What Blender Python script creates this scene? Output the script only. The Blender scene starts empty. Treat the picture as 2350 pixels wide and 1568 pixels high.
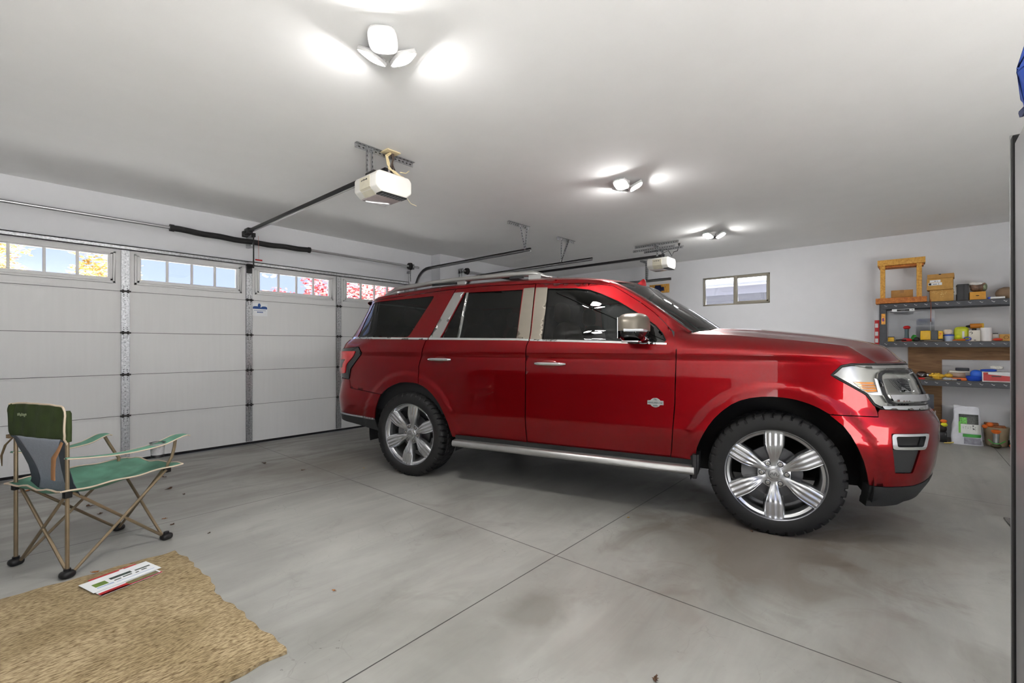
import bpy, math, random
from mathutils import Vector, Matrix
from mathutils.geometry import delaunay_2d_cdt
random.seed(7)
SC = bpy.context.scene
COL = SC.collection
R = math.radians

# ------------------------------------------------------------------ materials
def srgb(r, g, b):
    f = lambda c: (c/255/12.92) if c/255 <= .04045 else ((c/255+.055)/1.055)**2.4
    return (f(r), f(g), f(b), 1)

MATS = {}
def mat(name, col=(128,128,128), rough=.6, metal=0., coat=0., coat_rough=.03, spec=.5, emit=None, estr=0., alpha=1.,
        noise=0., nscale=20., bump=0., bscale=200., trans=0., stretch=None, sheen=0.):
    if name in MATS: return MATS[name]
    m = bpy.data.materials.new(name); m.use_nodes = True
    nt = m.node_tree; b = nt.nodes['Principled BSDF']
    c = srgb(*col)
    b.inputs['Base Color'].default_value = c
    b.inputs['Roughness'].default_value = rough
    b.inputs['Metallic'].default_value = metal
    b.inputs['Coat Weight'].default_value = coat
    b.inputs['Coat Roughness'].default_value = coat_rough
    b.inputs['Specular IOR Level'].default_value = spec
    b.inputs['Transmission Weight'].default_value = trans
    if emit:
        b.inputs['Emission Color'].default_value = srgb(*emit); b.inputs['Emission Strength'].default_value = estr
    co = nt.nodes.new('ShaderNodeTexCoord')
    mp = nt.nodes.new('ShaderNodeMapping'); nt.links.new(co.outputs['Object'], mp.inputs[0])
    if stretch: mp.inputs['Scale'].default_value = stretch
    n = nt.nodes.new('ShaderNodeTexNoise'); n.inputs['Scale'].default_value = nscale; n.inputs['Detail'].default_value = 2
    nt.links.new(mp.outputs[0], n.inputs['Vector'])
    r = nt.nodes.new('ShaderNodeValToRGB')
    k = noise if noise else .02
    lo = tuple(max(0, c[i]*(1-k)) for i in range(3))+(1,); hi = tuple(min(1, c[i]*(1+k)) for i in range(3))+(1,)
    r.color_ramp.elements[0].position = .3; r.color_ramp.elements[1].position = .7
    r.color_ramp.elements[0].color = lo; r.color_ramp.elements[1].color = hi
    nt.links.new(n.outputs[0], r.inputs[0]); nt.links.new(r.outputs[0], b.inputs['Base Color'])
    if bump:
        n2 = nt.nodes.new('ShaderNodeTexNoise'); n2.inputs['Scale'].default_value = bscale; n2.inputs['Detail'].default_value = 1
        nt.links.new(mp.outputs[0], n2.inputs['Vector'])
        bp = nt.nodes.new('ShaderNodeBump'); bp.inputs['Strength'].default_value = bump; bp.inputs['Distance'].default_value = .01
        nt.links.new(n2.outputs[0], bp.inputs['Height']); nt.links.new(bp.outputs[0], b.inputs['Normal'])
    MATS[name] = m
    return m

def glass(name, tint, fres_lo=.06, rough=.0):
    m = bpy.data.materials.new(name); m.use_nodes = True; nt = m.node_tree
    nt.nodes.clear()
    o = nt.nodes.new('ShaderNodeOutputMaterial'); mx = nt.nodes.new('ShaderNodeMixShader')
    t = nt.nodes.new('ShaderNodeBsdfTransparent'); t.inputs[0].default_value = tint+(1,)
    g = nt.nodes.new('ShaderNodeBsdfGlossy'); g.inputs['Roughness'].default_value = rough
    f = nt.nodes.new('ShaderNodeFresnel'); f.inputs[0].default_value = 1.5
    nt.links.new(f.outputs[0], mx.inputs[0]); nt.links.new(t.outputs[0], mx.inputs[1]); nt.links.new(g.outputs[0], mx.inputs[2])
    nt.links.new(mx.outputs[0], o.inputs[0]); MATS[name] = m
    return m

def wood(name, c1, c2, scale=(1,14,14), rough=.6):
    m = bpy.data.materials.new(name); m.use_nodes = True; nt = m.node_tree; b = nt.nodes['Principled BSDF']
    co = nt.nodes.new('ShaderNodeTexCoord'); mp = nt.nodes.new('ShaderNodeMapping'); mp.inputs['Scale'].default_value = scale
    n = nt.nodes.new('ShaderNodeTexNoise'); n.inputs['Scale'].default_value = 3; n.inputs['Detail'].default_value = 8; n.inputs['Distortion'].default_value = .6
    r = nt.nodes.new('ShaderNodeValToRGB'); r.color_ramp.elements[0].position = .35; r.color_ramp.elements[1].position = .68
    r.color_ramp.elements[0].color = srgb(*c1); r.color_ramp.elements[1].color = srgb(*c2)
    nt.links.new(co.outputs['Object'], mp.inputs[0]); nt.links.new(mp.outputs[0], n.inputs[0]); nt.links.new(n.outputs[0], r.inputs[0])
    nt.links.new(r.outputs[0], b.inputs['Base Color']); b.inputs['Roughness'].default_value = rough
    MATS[name] = m
    return m

# ------------------------------------------------------------------ mesh builder
class MB:
    def __init__(s, M=None):
        s.v = []; s.f = []; s.m = []; s.M = M or Matrix.Identity(4)
    def add(s, vs, fs, mi=0, M=None):
        b = len(s.v); T = s.M @ M if M is not None else s.M
        s.v += [T @ Vector(v) for v in vs]
        for f in fs: s.f.append([b+i for i in f]); s.m.append(mi)
        return s
    def box(s, c, d, mi=0, M=None):
        x,y,z = c; a,b,e = d[0]/2, d[1]/2, d[2]/2
        vs = [(x+i*a, y+j*b, z+k*e) for i in (-1,1) for j in (-1,1) for k in (-1,1)]
        return s.add(vs, [(0,1,3,2),(4,6,7,5),(0,4,5,1),(2,3,7,6),(0,2,6,4),(1,5,7,3)], mi, M)
    def bx(s, x0,x1,y0,y1,z0,z1, mi=0, M=None):
        return s.box(((x0+x1)/2,(y0+y1)/2,(z0+z1)/2),(abs(x1-x0),abs(y1-y0),abs(z1-z0)),mi,M)
    def tube(s, pts, r, n=10, mi=0, closed=False, M=None, flat=1.):
        pts = [Vector(p) for p in pts]; N = len(pts); rr = r if isinstance(r,(list,tuple)) else [r]*N
        vs = []; fs = []; up = None
        for i,p in enumerate(pts):
            if closed: t = pts[(i+1)%N]-pts[i-1]
            else: t = pts[min(N-1,i+1)]-pts[max(0,i-1)]
            t.normalize()
            if up is None:
                up = Vector((0,0,1)) if abs(t.z) < .9 else Vector((1,0,0))
            up = (up - t*up.dot(t)).normalized(); sd = t.cross(up)
            for k in range(n):
                a = 2*math.pi*k/n
                vs.append(p + sd*(math.cos(a)*rr[i]) + up*(math.sin(a)*rr[i]*flat))
        for i in range(N if closed else N-1):
            j = (i+1)%N
            for k in range(n):
                fs.append((i*n+k, i*n+(k+1)%n, j*n+(k+1)%n, j*n+k))
        if not closed:
            fs.append(tuple(range(n-1,-1,-1))); fs.append(tuple((N-1)*n+k for k in range(n)))
        return s.add(vs, fs, mi, M)
    def cyl(s, p0, p1, r, n=16, mi=0, r1=None, M=None):
        return s.tube([p0,p1],[r, r if r1 is None else r1], n, mi, M=M)
    def lathe(s, prof, n=24, mi=0, M=None, a0=0, a1=2*math.pi):
        full = abs(a1-a0-2*math.pi) < 1e-6; vs = []; fs = []; P = len(prof); K = n if full else n+1
        for k in range(K):
            a = a0+(a1-a0)*k/n
            for r,z in prof: vs.append((r*math.cos(a), r*math.sin(a), z))
        for k in range(n):
            j = (k+1)%K
            for i in range(P-1): fs.append((k*P+i, j*P+i, j*P+i+1, k*P+i+1))
        return s.add(vs, fs, mi, M)
    def prism(s, poly, h0, h1, mi=0, M=None):
        n = len(poly)
        vs = [(x,y,h0) for x,y in poly]+[(x,y,h1) for x,y in poly]
        fs = [tuple(range(n-1,-1,-1)), tuple(range(n,2*n))]+[(i,(i+1)%n,n+(i+1)%n,n+i) for i in range(n)]
        return s.add(vs, fs, mi, M)
    def grid(s, fn, nu, nv, mi=0, M=None, closeu=False):
        vs = [fn(i/nu, j/nv) for i in range(nu + (0 if closeu else 1)) for j in range(nv+1)]
        K = nu if closeu else nu+1; fs = []
        for i in range(nu):
            a = i; b = (i+1)%K
            for j in range(nv): fs.append((a*(nv+1)+j, b*(nv+1)+j, b*(nv+1)+j+1, a*(nv+1)+j+1))
        return s.add(vs, fs, mi, M)
    def ball(s, c, r, n=16, m=10, mi=0, M=None, e=1.):
        rx,ry,rz = r if isinstance(r,(tuple,list)) else (r,r,r)
        pw_ = lambda t: math.copysign(abs(t)**e, t)
        def fn(u,v):
            a = 2*math.pi*u; b = math.pi*(v-.5)
            return (c[0]+rx*pw_(math.cos(b))*pw_(math.cos(a)), c[1]+ry*pw_(math.cos(b))*pw_(math.sin(a)), c[2]+rz*pw_(math.sin(b)))
        return s.grid(fn, n, m, mi, M, closeu=True)
    def text(s, body, size, M, mi=0, depth=.0008):
        cu = bpy.data.curves.new('t','FONT'); cu.body = body; cu.size = size; cu.align_x = 'CENTER'; cu.align_y = 'CENTER'; cu.extrude = depth
        cu.resolution_u = 2
        o = bpy.data.objects.new('t', cu); COL.objects.link(o)
        dg = bpy.context.evaluated_depsgraph_get(); me = bpy.data.meshes.new_from_object(o.evaluated_get(dg))
        s.add([v.co.copy() for v in me.vertices], [tuple(p.vertices) for p in me.polygons], mi, M)
        bpy.data.objects.remove(o); bpy.data.curves.remove(cu); bpy.data.meshes.remove(me)
        return s
    def build(s, name, mats, parent=None, ang=35, bevel=0., bseg=2, smooth=True, subsurf=0, loc=None):
        me = bpy.data.meshes.new(name)
        me.from_pydata([tuple(v) for v in s.v], [], s.f); me.update()
        mats = mats if isinstance(mats,(list,tuple)) else [mats]
        for m in mats: me.materials.append(m)
        for p,mi in zip(me.polygons, s.m): p.material_index = mi
        import bmesh
        b = bmesh.new(); b.from_mesh(me)
        if bevel > 0:
            bmesh.ops.remove_doubles(b, verts=b.verts, dist=1e-5)
            b.normal_update()
            es = [e for e in b.edges if len(e.link_faces) == 2 and e.calc_face_angle(0) > R(30)]
            if es: bmesh.ops.bevel(b, geom=es, offset=bevel, segments=bseg, affect='EDGES', profile=.5, clamp_overlap=True)
        bmesh.ops.recalc_face_normals(b, faces=b.faces)
        b.to_mesh(me); b.free()
        if smooth:
            for p in me.polygons: p.use_smooth = True
            me.set_sharp_from_angle(angle=R(ang))
        o = bpy.data.objects.new(name, me); COL.objects.link(o)
        if parent is not None: o.parent = parent
        if loc is not None: o.location = loc
        if subsurf:
            md = o.modifiers.new('s','SUBSURF'); md.levels = subsurf; md.render_levels = subsurf
        return o

def tag(o, label, cat, group=None, kind=None):
    o['label'] = label; o['category'] = cat
    if group: o['group'] = group
    if kind: o['kind'] = kind
    return o
def thing(name, label, cat, loc=(0,0,0), rz=0., group=None, kind=None):
    o = bpy.data.objects.new(name, None); COL.objects.link(o); o.empty_display_size = .05
    o.location = loc; o.rotation_euler = (0,0,rz)
    if kind == 'structure': o['kind'] = kind; o['label'] = label; o['category'] = cat
    else: tag(o, label, cat, group, kind)
    return o
def struct(o, label=None, cat=None):
    o['kind'] = 'structure'
    if label: o['label'] = label
    if cat: o['category'] = cat
    return o
def dup(root, loc, rz, label, group=None):
    r = root.copy(); COL.objects.link(r); r.location = loc; r.rotation_euler = (0,0,rz); r['label'] = label
    if group: r['group'] = group
    for ch in list(root.children):
        c = ch.copy(); COL.objects.link(c); c.parent = r
        for g in ch.children:
            d = g.copy(); COL.objects.link(d); d.parent = c
    return r

# ------------------------------------------------------------------ palette
M_wall = mat('wall_paint', (224,225,229), .85, noise=.012, nscale=6)
M_ceil = mat('ceiling_paint', (246,246,246), .9, noise=.01, nscale=4)
M_doorw = mat('door_white', (222,222,222), .6, noise=.014, nscale=30, stretch=(1,1,.05))
M_galv = mat('galvanised_steel', (176,178,180), .38, .85, noise=.28, nscale=60)
M_steel = mat('bright_steel', (190,190,192), .28, .9, noise=.06)
M_dsteel = mat('dark_steel', (62,60,60), .45, .6, noise=.2)
M_black = mat('black_plastic', (18,18,19), .5, noise=.1)
M_blackg = mat('gloss_black', (8,8,9), .08, coat=.5)
M_rub = mat('black_rubber', (26,26,27), .8, noise=.15, nscale=40, bump=.1)
M_chrome = mat('chrome', (225,226,228), .06, 1.)
M_white = mat('white_plastic', (226,224,218), .35, noise=.015)
M_cream = mat('cream_plastic', (206,200,180), .45, noise=.05)
M_paper = mat('white_paper', (232,234,236), .6)
M_card = mat('cardboard', (178,132,72), .8, noise=.08, nscale=30)
M_card2 = mat('cardboard_light', (196,150,80), .8, noise=.08, nscale=30)
M_red = mat('red_plastic', (196,28,34), .4)
M_blue = mat('blue_plastic', (28,78,200), .35)
M_navy = mat('navy_fabric', (20,34,78), .8, noise=.2)
M_yel = mat('yellow_plastic', (232,184,34), .45, noise=.1)
M_lime = mat('lime_plastic', (196,204,40), .45, noise=.1)
M_green = mat('green_plastic', (60,160,60), .5, noise=.15)
M_orange = mat('orange_plastic', (226,110,36), .5)
M_grey = mat('grey_plastic', (120,122,126), .5)
M_lgrey = mat('light_grey_plastic', (178,180,184), .5)
M_clear = glass('clear_plastic', (.86,.87,.88))
M_pane = glass('window_glass', (.93,.95,.97))
M_pine = wood('pine_board', (196,138,52), (232,180,84))
M_osb = wood('brown_plywood', (128,92,58), (170,128,84), (8,1.2,10))
SKY=.95; SUN=50.; EXPO=1.27
# ------------------------------------------------------------------ room (X along the garage doors, Y towards them)
H_C = 2.91; XF = 8.80; YD = 6.48; XN = -1.9; YN = -2.7; YJ = 6.24; XJ = 5.24
def floor_material():
    m = bpy.data.materials.new('concrete_floor'); m.use_nodes = True; nt = m.node_tree; b = nt.nodes['Principled BSDF']
    N = nt.nodes.new; L = nt.links.new
    co = N('ShaderNodeTexCoord')
    def noise(sc, det=6, dist=0., rough=.6, vec=None):
        n = N('ShaderNodeTexNoise'); n.inputs['Scale'].default_value = sc; n.inputs['Detail'].default_value = det
        n.inputs['Distortion'].default_value = dist; n.inputs['Roughness'].default_value = rough
        L(vec or co.outputs['Object'], n.inputs['Vector']); return n.outputs[0]
    def ramp(src, p0, c0, p1, c1):
        r = N('ShaderNodeValToRGB'); r.color_ramp.elements[0].position = p0; r.color_ramp.elements[1].position = p1
        r.color_ramp.elements[0].color = c0; r.color_ramp.elements[1].color = c1; L(src, r.inputs[0]); return r.outputs[0]
    def mix(f, a, c, mode='MIX'):
        x = N('ShaderNodeMix'); x.data_type = 'RGBA'; x.blend_type = mode
        if isinstance(f, float): x.inputs[0].default_value = f
        else: L(f, x.inputs[0])
        for s_, v in ((6,a),(7,c)):
            if isinstance(v, tuple): x.inputs[s_].default_value = v
            else: L(v, x.inputs[s_])
        return x.outputs[2]
    def math_(op, a, c=None, clamp=False):
        x = N('ShaderNodeMath'); x.operation = op; x.use_clamp = clamp
        for i, v in enumerate((a, c)):
            if v is None: continue
            if isinstance(v, (int, float)): x.inputs[i].default_value = v
            else: L(v, x.inputs[i])
        return x.outputs[0]
    mpS = N('ShaderNodeMapping'); mpS.inputs['Scale'].default_value = (.35,1.6,1); mpS.inputs['Rotation'].default_value = (0,0,R(14)); L(co.outputs['Object'], mpS.inputs[0])
    nb = noise(.9, 5, .5); nt_ = noise(2.2, 5, 1.2, .62, mpS.outputs[0]); ns = noise(1.7, 3)
    base = ramp(nb, .32, srgb(142,141,137), .68, srgb(170,170,166))
    trow = ramp(nt_, .36, (.86,.86,.855,1), .64, (1.03,1.03,1.02,1))
    c = mix(1., base, trow, 'MULTIPLY')
    bn0 = noise(2.4, 4, 1.)
    blot = ramp(bn0, .58, (0,0,0,1), .72, (1,1,1,1))
    c = mix(math_('MULTIPLY', blot, .35), c, srgb(112,108,102))
    speck = ramp(noise(38, 3, 0, .7), .63, (0,0,0,1), .72, (1,1,1,1))
    spm = ramp(ns, .52, (0,0,0,1), .66, (1,1,1,1))
    c = mix(math_('MULTIPLY', math_('MULTIPLY', speck, spm), .75), c, srgb(86,84,80))
    # brown tyre grime patches
    sep = N('ShaderNodeSeparateXYZ'); L(co.outputs['Object'], sep.inputs[0])
    bn = math_('MULTIPLY', math_('SUBTRACT', bn0, .5), 1.5)
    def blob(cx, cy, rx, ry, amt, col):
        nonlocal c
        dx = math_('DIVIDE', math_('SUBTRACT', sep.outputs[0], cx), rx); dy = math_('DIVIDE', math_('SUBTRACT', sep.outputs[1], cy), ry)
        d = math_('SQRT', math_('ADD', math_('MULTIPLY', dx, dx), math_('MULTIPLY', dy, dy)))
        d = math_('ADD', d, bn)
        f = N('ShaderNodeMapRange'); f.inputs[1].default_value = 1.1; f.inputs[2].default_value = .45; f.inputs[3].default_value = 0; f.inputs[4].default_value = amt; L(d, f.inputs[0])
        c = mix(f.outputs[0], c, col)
    blob(3.35, .75, 1.0, .8, .70, srgb(104,92,82))
    blob(3.9, .1, .9, .5, .40, srgb(110,98,88))
    blob(4.3, .9, 1.2, .9, .45, srgb(92,84,76))
    blob(2.6, 4.7, 1.1, .7, .55, srgb(104,96,86))
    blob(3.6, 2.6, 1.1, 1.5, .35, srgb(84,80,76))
    blob(1.75, 1.35, .22, .16, .45, srgb(88,84,78))
    # darker damp streaks near the doors
    wet = ramp(nt_, .42, (1,1,1,1), .55, (0,0,0,1))
    yb = N('ShaderNodeMapRange'); yb.inputs[1].default_value = 3.6; yb.inputs[2].default_value = 5.6; L(sep.outputs[1], yb.inputs[0])
    c = mix(math_('MULTIPLY', math_('MULTIPLY', wet, yb.outputs[0]), .45), c, srgb(96,86,76))
    # hairline cracks
    vor = N('ShaderNodeTexVoronoi'); vor.feature = 'DISTANCE_TO_EDGE'; vor.inputs['Scale'].default_value = 7
    wn = N('ShaderNodeMix'); wn.data_type = 'VECTOR'; wn.inputs[0].default_value = .12
    nn = N('ShaderNodeTexNoise'); nn.inputs['Scale'].default_value = 6; nn.inputs['Detail'].default_value = 2; L(co.outputs['Object'], nn.inputs[0])
    L(co.outputs['Object'], wn.inputs[4]); L(nn.outputs[1], wn.inputs[5]); L(wn.outputs[1], vor.inputs['Vector'])
    cr = ramp(vor.outputs[0], .0, (1,1,1,1), .02, (0,0,0,1))
    crm = ramp(ns, .5, (0,0,0,1), .7, (1,1,1,1))
    c = mix(math_('MULTIPLY', math_('MULTIPLY', cr, crm), .30), c, srgb(96,92,88))
    # sawn control joints
    jm = None
    for ax, pos in ((1,1.605),(1,4.02),(0,2.255),(0,5.32),(1,-.83),(0,-.8)):
        d = math_('ABSOLUTE', math_('SUBTRACT', sep.outputs[ax], pos))
        j = N('ShaderNodeMapRange'); j.inputs[1].default_value = .0022; j.inputs[2].default_value = .0040; j.inputs[3].default_value = 1; j.inputs[4].default_value = 0; L(d, j.inputs[0])
        jm = j.outputs[0] if jm is None else math_('MAXIMUM', jm, j.outputs[0])
    c = mix(math_('MULTIPLY', jm, .88), c, srgb(44,42,40))
    L(c, b.inputs['Base Color'])
    rg = ramp(nb, .35, (.33,.33,.33,1), .7, (.6,.6,.6,1)); L(rg, b.inputs['Roughness'])
    b.inputs['Specular IOR Level'].default_value = .45
    bp = N('ShaderNodeBump'); bp.inputs['Strength'].default_value = .25; bp.inputs['Distance'].default_value = .004
    h = math_('MULTIPLY', jm, -3); L(h, bp.inputs['Height']); L(bp.outputs[0], b.inputs['Normal'])
    return m

def wallbox(name, mb, m=None): return struct(mb.build(name, m or M_wall, smooth=False), None)
floor = MB().bx(XN,XF+.0,YN,YD+.1,-.12,0).build('floor', floor_material(), smooth=False); struct(floor)
ceil = MB().bx(XN,XF,YN,YD,H_C,H_C+.15).build('ceiling', M_ceil, smooth=False); struct(ceil)
# wall with the big door: opening slightly smaller than the door leaf
DX0, DX1, DZ = -.22, 4.70, 2.33
w = MB(); w.bx(XN,DX0+.03,YD,YD+.16,0,H_C); w.bx(DX1-.03,XJ,YD,YD+.16,0,H_C); w.bx(DX0+.03,DX1-.03,YD,YD+.16,DZ-.02,H_C)
w.bx(XJ,XF,YJ,YD+.16,0,H_C)
wallbox('wall_left', w)
WY0,WY1,WZ0,WZ1 = 1.77,2.89,2.02,2.545
w = MB(); w.bx(XF,XF+.15,YN,WY0,0,H_C); w.bx(XF,XF+.15,WY1,YD+.16,0,H_C); w.bx(XF,XF+.15,WY0,WY1,0,WZ0); w.bx(XF,XF+.15,WY0,WY1,WZ1,H_C)
wallbox('wall_far', w)
# unseen opening behind the camera, added so sunlight bounces up to the ceiling
w = MB(); w.bx(XN,-1.75,YN-.15,YN,0,H_C); w.bx(1.6,XF+.15,YN-.15,YN,0,H_C); w.bx(-1.75,1.6,YN-.15,YN,2.45,H_C)
wallbox('wall_right', w)
wallbox('wall_back', MB().bx(XN-.15,XN,YN-.15,YD+.16,0,H_C))

# ---- far window
M_tan = mat('taupe_vinyl', (150,144,130), .5)
w1 = bpy.data.objects.new('window_1', None); COL.objects.link(w1); w1.location = (XF,(WY0+WY1)/2,WZ0); struct(w1,'taupe sliding window high on the far wall','window')
cy=(WY0+WY1)/2; hw=(WY1-WY0)/2; hh=WZ1-WZ0
f = MB(); xo=.06
f.bx(xo-.03,xo+.03,-hw,hw,0,.03); f.bx(xo-.03,xo+.03,-hw,hw,hh-.025,hh); f.bx(xo-.03,xo+.03,-hw,-hw+.03,0,hh); f.bx(xo-.03,xo+.03,hw-.03,hw,0,hh)
f.bx(xo-.035,xo+.03,-.03,.03,0,hh)
f.bx(xo-.035,xo-.005,-hw+.03,-.03,.03,.06); f.bx(xo-.035,xo-.005,-hw+.03,-.03,hh-.05,hh-.025); f.bx(xo-.035,xo-.005,-hw+.03,-hw+.06,.03,hh-.03)
f.build('window_frame', M_tan, w1, bevel=.003)
MB().bx(xo,xo+.004,-hw+.03,-.03,.03,hh-.03).build('pane', M_pane, w1, smooth=False)
MB().bx(xo+.01,xo+.014,.03,hw-.03,.03,hh-.03).build('pane', M_pane, w1, smooth=False)
MB().bx(xo-.05,xo-.035,-.008,.008,.22,.30).build('latch', M_tan, w1, bevel=.003)

# ---- sectional garage door
d1 = bpy.data.objects.new('door_1', None); COL.objects.link(d1); d1.location = (2.2,6.43,0); struct(d1,'white sectional garage door with a row of small windows','door')
ZS = [.03,.514,.962,1.417,1.868,2.335]
BAY = 1.229; HALF = (DX1-DX0)/2+.0
cx0 = (DX0+DX1)/2-2.2
FW, FZ0, FZ1 = .535, 1.950, 2.285    # window frame
for i in range(5):
    s = MB(); z0,z1 = ZS[i]+.003, ZS[i+1]-.003
    xa,xb = cx0-HALF, cx0+HALF
    if i < 4:
        s.bx(xa,xb,0,.045,z0,z1)
    else:
        gz0,gz1 = 2.008,2.247; cs = [k*BAY-2.2+.355 for k in range(4)]
        s.bx(xa,xb,0,.045,z0,gz0); s.bx(xa,xb,0,.045,gz1,z1)
        ed = [xa]+[e for c in cs for e in (c-.477,c+.477)]+[xb]
        for k in range(0,len(ed),2): s.bx(ed[k],ed[k+1],0,.045,gz0,gz1)
    # rolled steel lips along the joints
    s.bx(xa,xb,-.006,.0,z0,z0+.012); s.bx(xa,xb,-.006,0,z1-.012,z1)
    s.bx(xa,xb,-.003,.0,z0+.024,z0+.028); s.bx(xa,xb,-.003,0,z1-.028,z1-.024)
    s.build('door_section', M_doorw, d1, smooth=False)
sl = MB()
for i in range(4): sl.bx(xa,xb,.004,.04,ZS[i+1]-.0028,ZS[i+1]+.0028)
sl.build('joint_seal', mat('grey_seal',(120,120,122),.7), d1, smooth=False)
MB().bx(xa,xb,-.005,.045,.004,.034).build('bottom_seal', M_rub, d1, bevel=.004)
for c in cs:
    fr = MB()
    for (e,zb,zt,yy) in ((FW,FZ0,FZ1,-.010),(FW-.022,FZ0+.022,FZ1-.014,-.020)):
        fr.bx(c-e,c-e+.022,yy,0,zb,zt); fr.bx(c+e-.022,c+e,yy,0,zb,zt); fr.bx(c-e,c+e,yy,0,zt-.014,zt); fr.bx(c-e,c+e,yy,0,zb,zb+.022)
    fr.bx(c-FW+.04,c-.477,-.012,0,FZ0+.04,FZ1-.03); fr.bx(c+.477,c+FW-.04,-.012,0,FZ0+.04,FZ1-.03); fr.bx(c-.48,c+.48,-.012,0,FZ0+.04,2.008)
    for k in (-.2385,0,.2385): fr.bx(c+k-.012,c+k+.012,-.008,.02,2.008,2.247)
    fo = fr.build('window_frame', M_doorw, d1, bevel=.002, bseg=1)
    MB().bx(c-.477,c+.477,.022,.026,2.008,2.247).build('pane', M_pane, fo, smooth=False)
# galvanised stiles, one strip per section, hinges at the joints
for xs in (.972,2.205,3.432,4.655,-.20):
    st = MB(); x = xs-2.2
    for i in range(5):
        a,b = ZS[i]+.012, ZS[i+1]-.012
        st.bx(x-.036,x+.036,-.014,-.003,a,b); st.bx(x-.036,x-.031,-.022,-.003,a,b); st.bx(x+.031,x+.036,-.022,-.003,a,b)
        n = 9
        for k in range(n):
            zz = a+.05+(b-a-.1)*k/(n-1); st.cyl((x-.003+random.uniform(-.004,.004),-.0155,zz),(x,-.0135,zz),.0035,6,1)
    st.build('stile', [M_galv,M_dsteel], d1, smooth=False)
    for z in ZS[1:5]:
        h = MB(); h.bx(x-.030,x+.030,-.020,-.014,z-.085,z-.012); h.bx(x-.030,x+.030,-.020,-.014,z+.012,z+.075)
        h.cyl((x-.045,-.024,z),(x+.045,-.024,z),.009,10,1); h.bx(x-.03,x-.012,-.026,-.014,z-.02,z+.02,1); h.bx(x+.012,x+.03,-.026,-.014,z-.02,z+.02,1)
        for dz in (-.055,-.035,.035,.055): h.cyl((x-.015,-.023,z+dz),(x-.015,-.02,z+dz),.005,6,1); h.cyl((x+.015,-.023,z+dz),(x+.015,-.02,z+dz),.005,6,1)
        h.build('hinge', [M_galv,M_dsteel], d1, ang=30)
# stiffening strut along the top edge
t = MB(); t.bx(xa,xb,-.055,-.045,2.315,2.362); t.bx(xa,xb,-.055,-.006,2.352,2.362); t.bx(xa,xb,-.055,-.006,2.315,2.322)
t.build('strut', M_galv, d1, smooth=False)
# sticker on the door
o = MB().bx(-.091,.091,-.001,.001,-.084,.086).build('safety_label', M_paper, None, smooth=False); o.location=(2.337,6.421,1.752)
tag(o,'small white and blue label stuck on the garage door below a window','label')
lb = MB(); lb.bx(-.088,.088,-.0025,-.001,.008,.03); lb.ball((-.01,-.002,.052),(.018,.001,.03)); lb.ball((.05,-.002,.033),(.035,.001,.012)); lb.ball((-.05,-.002,.033),(.035,.001,.010))
for k in range(9): lb.bx(-.07+k*.016,-.06+k*.016,-.0025,-.001,-.014,-.008)
for k in range(5): lb.bx(-.035+k*.015,-.025+k*.015,-.0025,-.001,-.042,-.026)
lb.build('printing', mat('label_blue',(44,84,150),.6), o, smooth=False)

# ---- torsion shaft
ts = thing('torsion_shaft','steel torsion shaft with black sleeve above the large garage door','garage door hardware',(2.2,6.30,2.615))
MB().cyl((-2.5,0,0),(2.62,0,0),.0165,14).build('shaft', M_steel, ts)
pts=[(-.835+1.57*k/20, 0, .0+.004*math.sin(k*1.3)-.012*math.sin(math.pi*k/20)*1.5) for k in range(21)]
MB().tube(pts,.034,16).cyl((-.86,0,0),(-.82,0,0),.04,16).cyl((.72,0,0),(.745,0,0),.04,16).build('sleeve', mat('black_foam',(34,34,35),.75,noise=.25,bump=.2,bscale=60), ts)
b = MB(); b.bx(-.015,.015,.0,.17,-.07,.07); b.tube([(0,-.045*math.cos(a),.045*math.sin(a)) for a in [k*.5 for k in range(13)]],.006,8)
b.build('centre_bracket', M_galv, ts)
def drum(parent, x, s=1):
    g = MB(); M = Matrix.Translation((x,0,0)) @ Matrix.Rotation(R(90),4,'Y')
    g.lathe([(.014,-.03),(.052,-.03),(.056,-.024),(.045,-.02),(.045,.0),(.06,.006),(.062,.016),(.02,.022),(.014,.03)],24,0,M)
    g.build('cable_drum', M_dsteel, parent)
drum(ts, 2.44)
b = MB(); b.bx(2.50,2.504,-.03,.05,-.05,.04); b.bx(2.50,2.504,.06,.09,-.24,.04); b.bx(2.50,2.504,.03,.09,-.05,.04); b.cyl((2.48,0,0),(2.53,0,0),.022,14); b.bx(2.5,2.53,.09,.175,-.10,-.06)
for k in range(4): b.cyl((2.495,.075,-.08-.04*k),(2.512,.075,-.08-.04*k),.006,8)
b.build('end_bracket', M_galv, ts)
MB().tube([(2.44,.055,0),(2.46,.055,-.5),(2.47,.06,-2.4)],.002,6).build('lift_cable', M_dsteel, ts)

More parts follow.
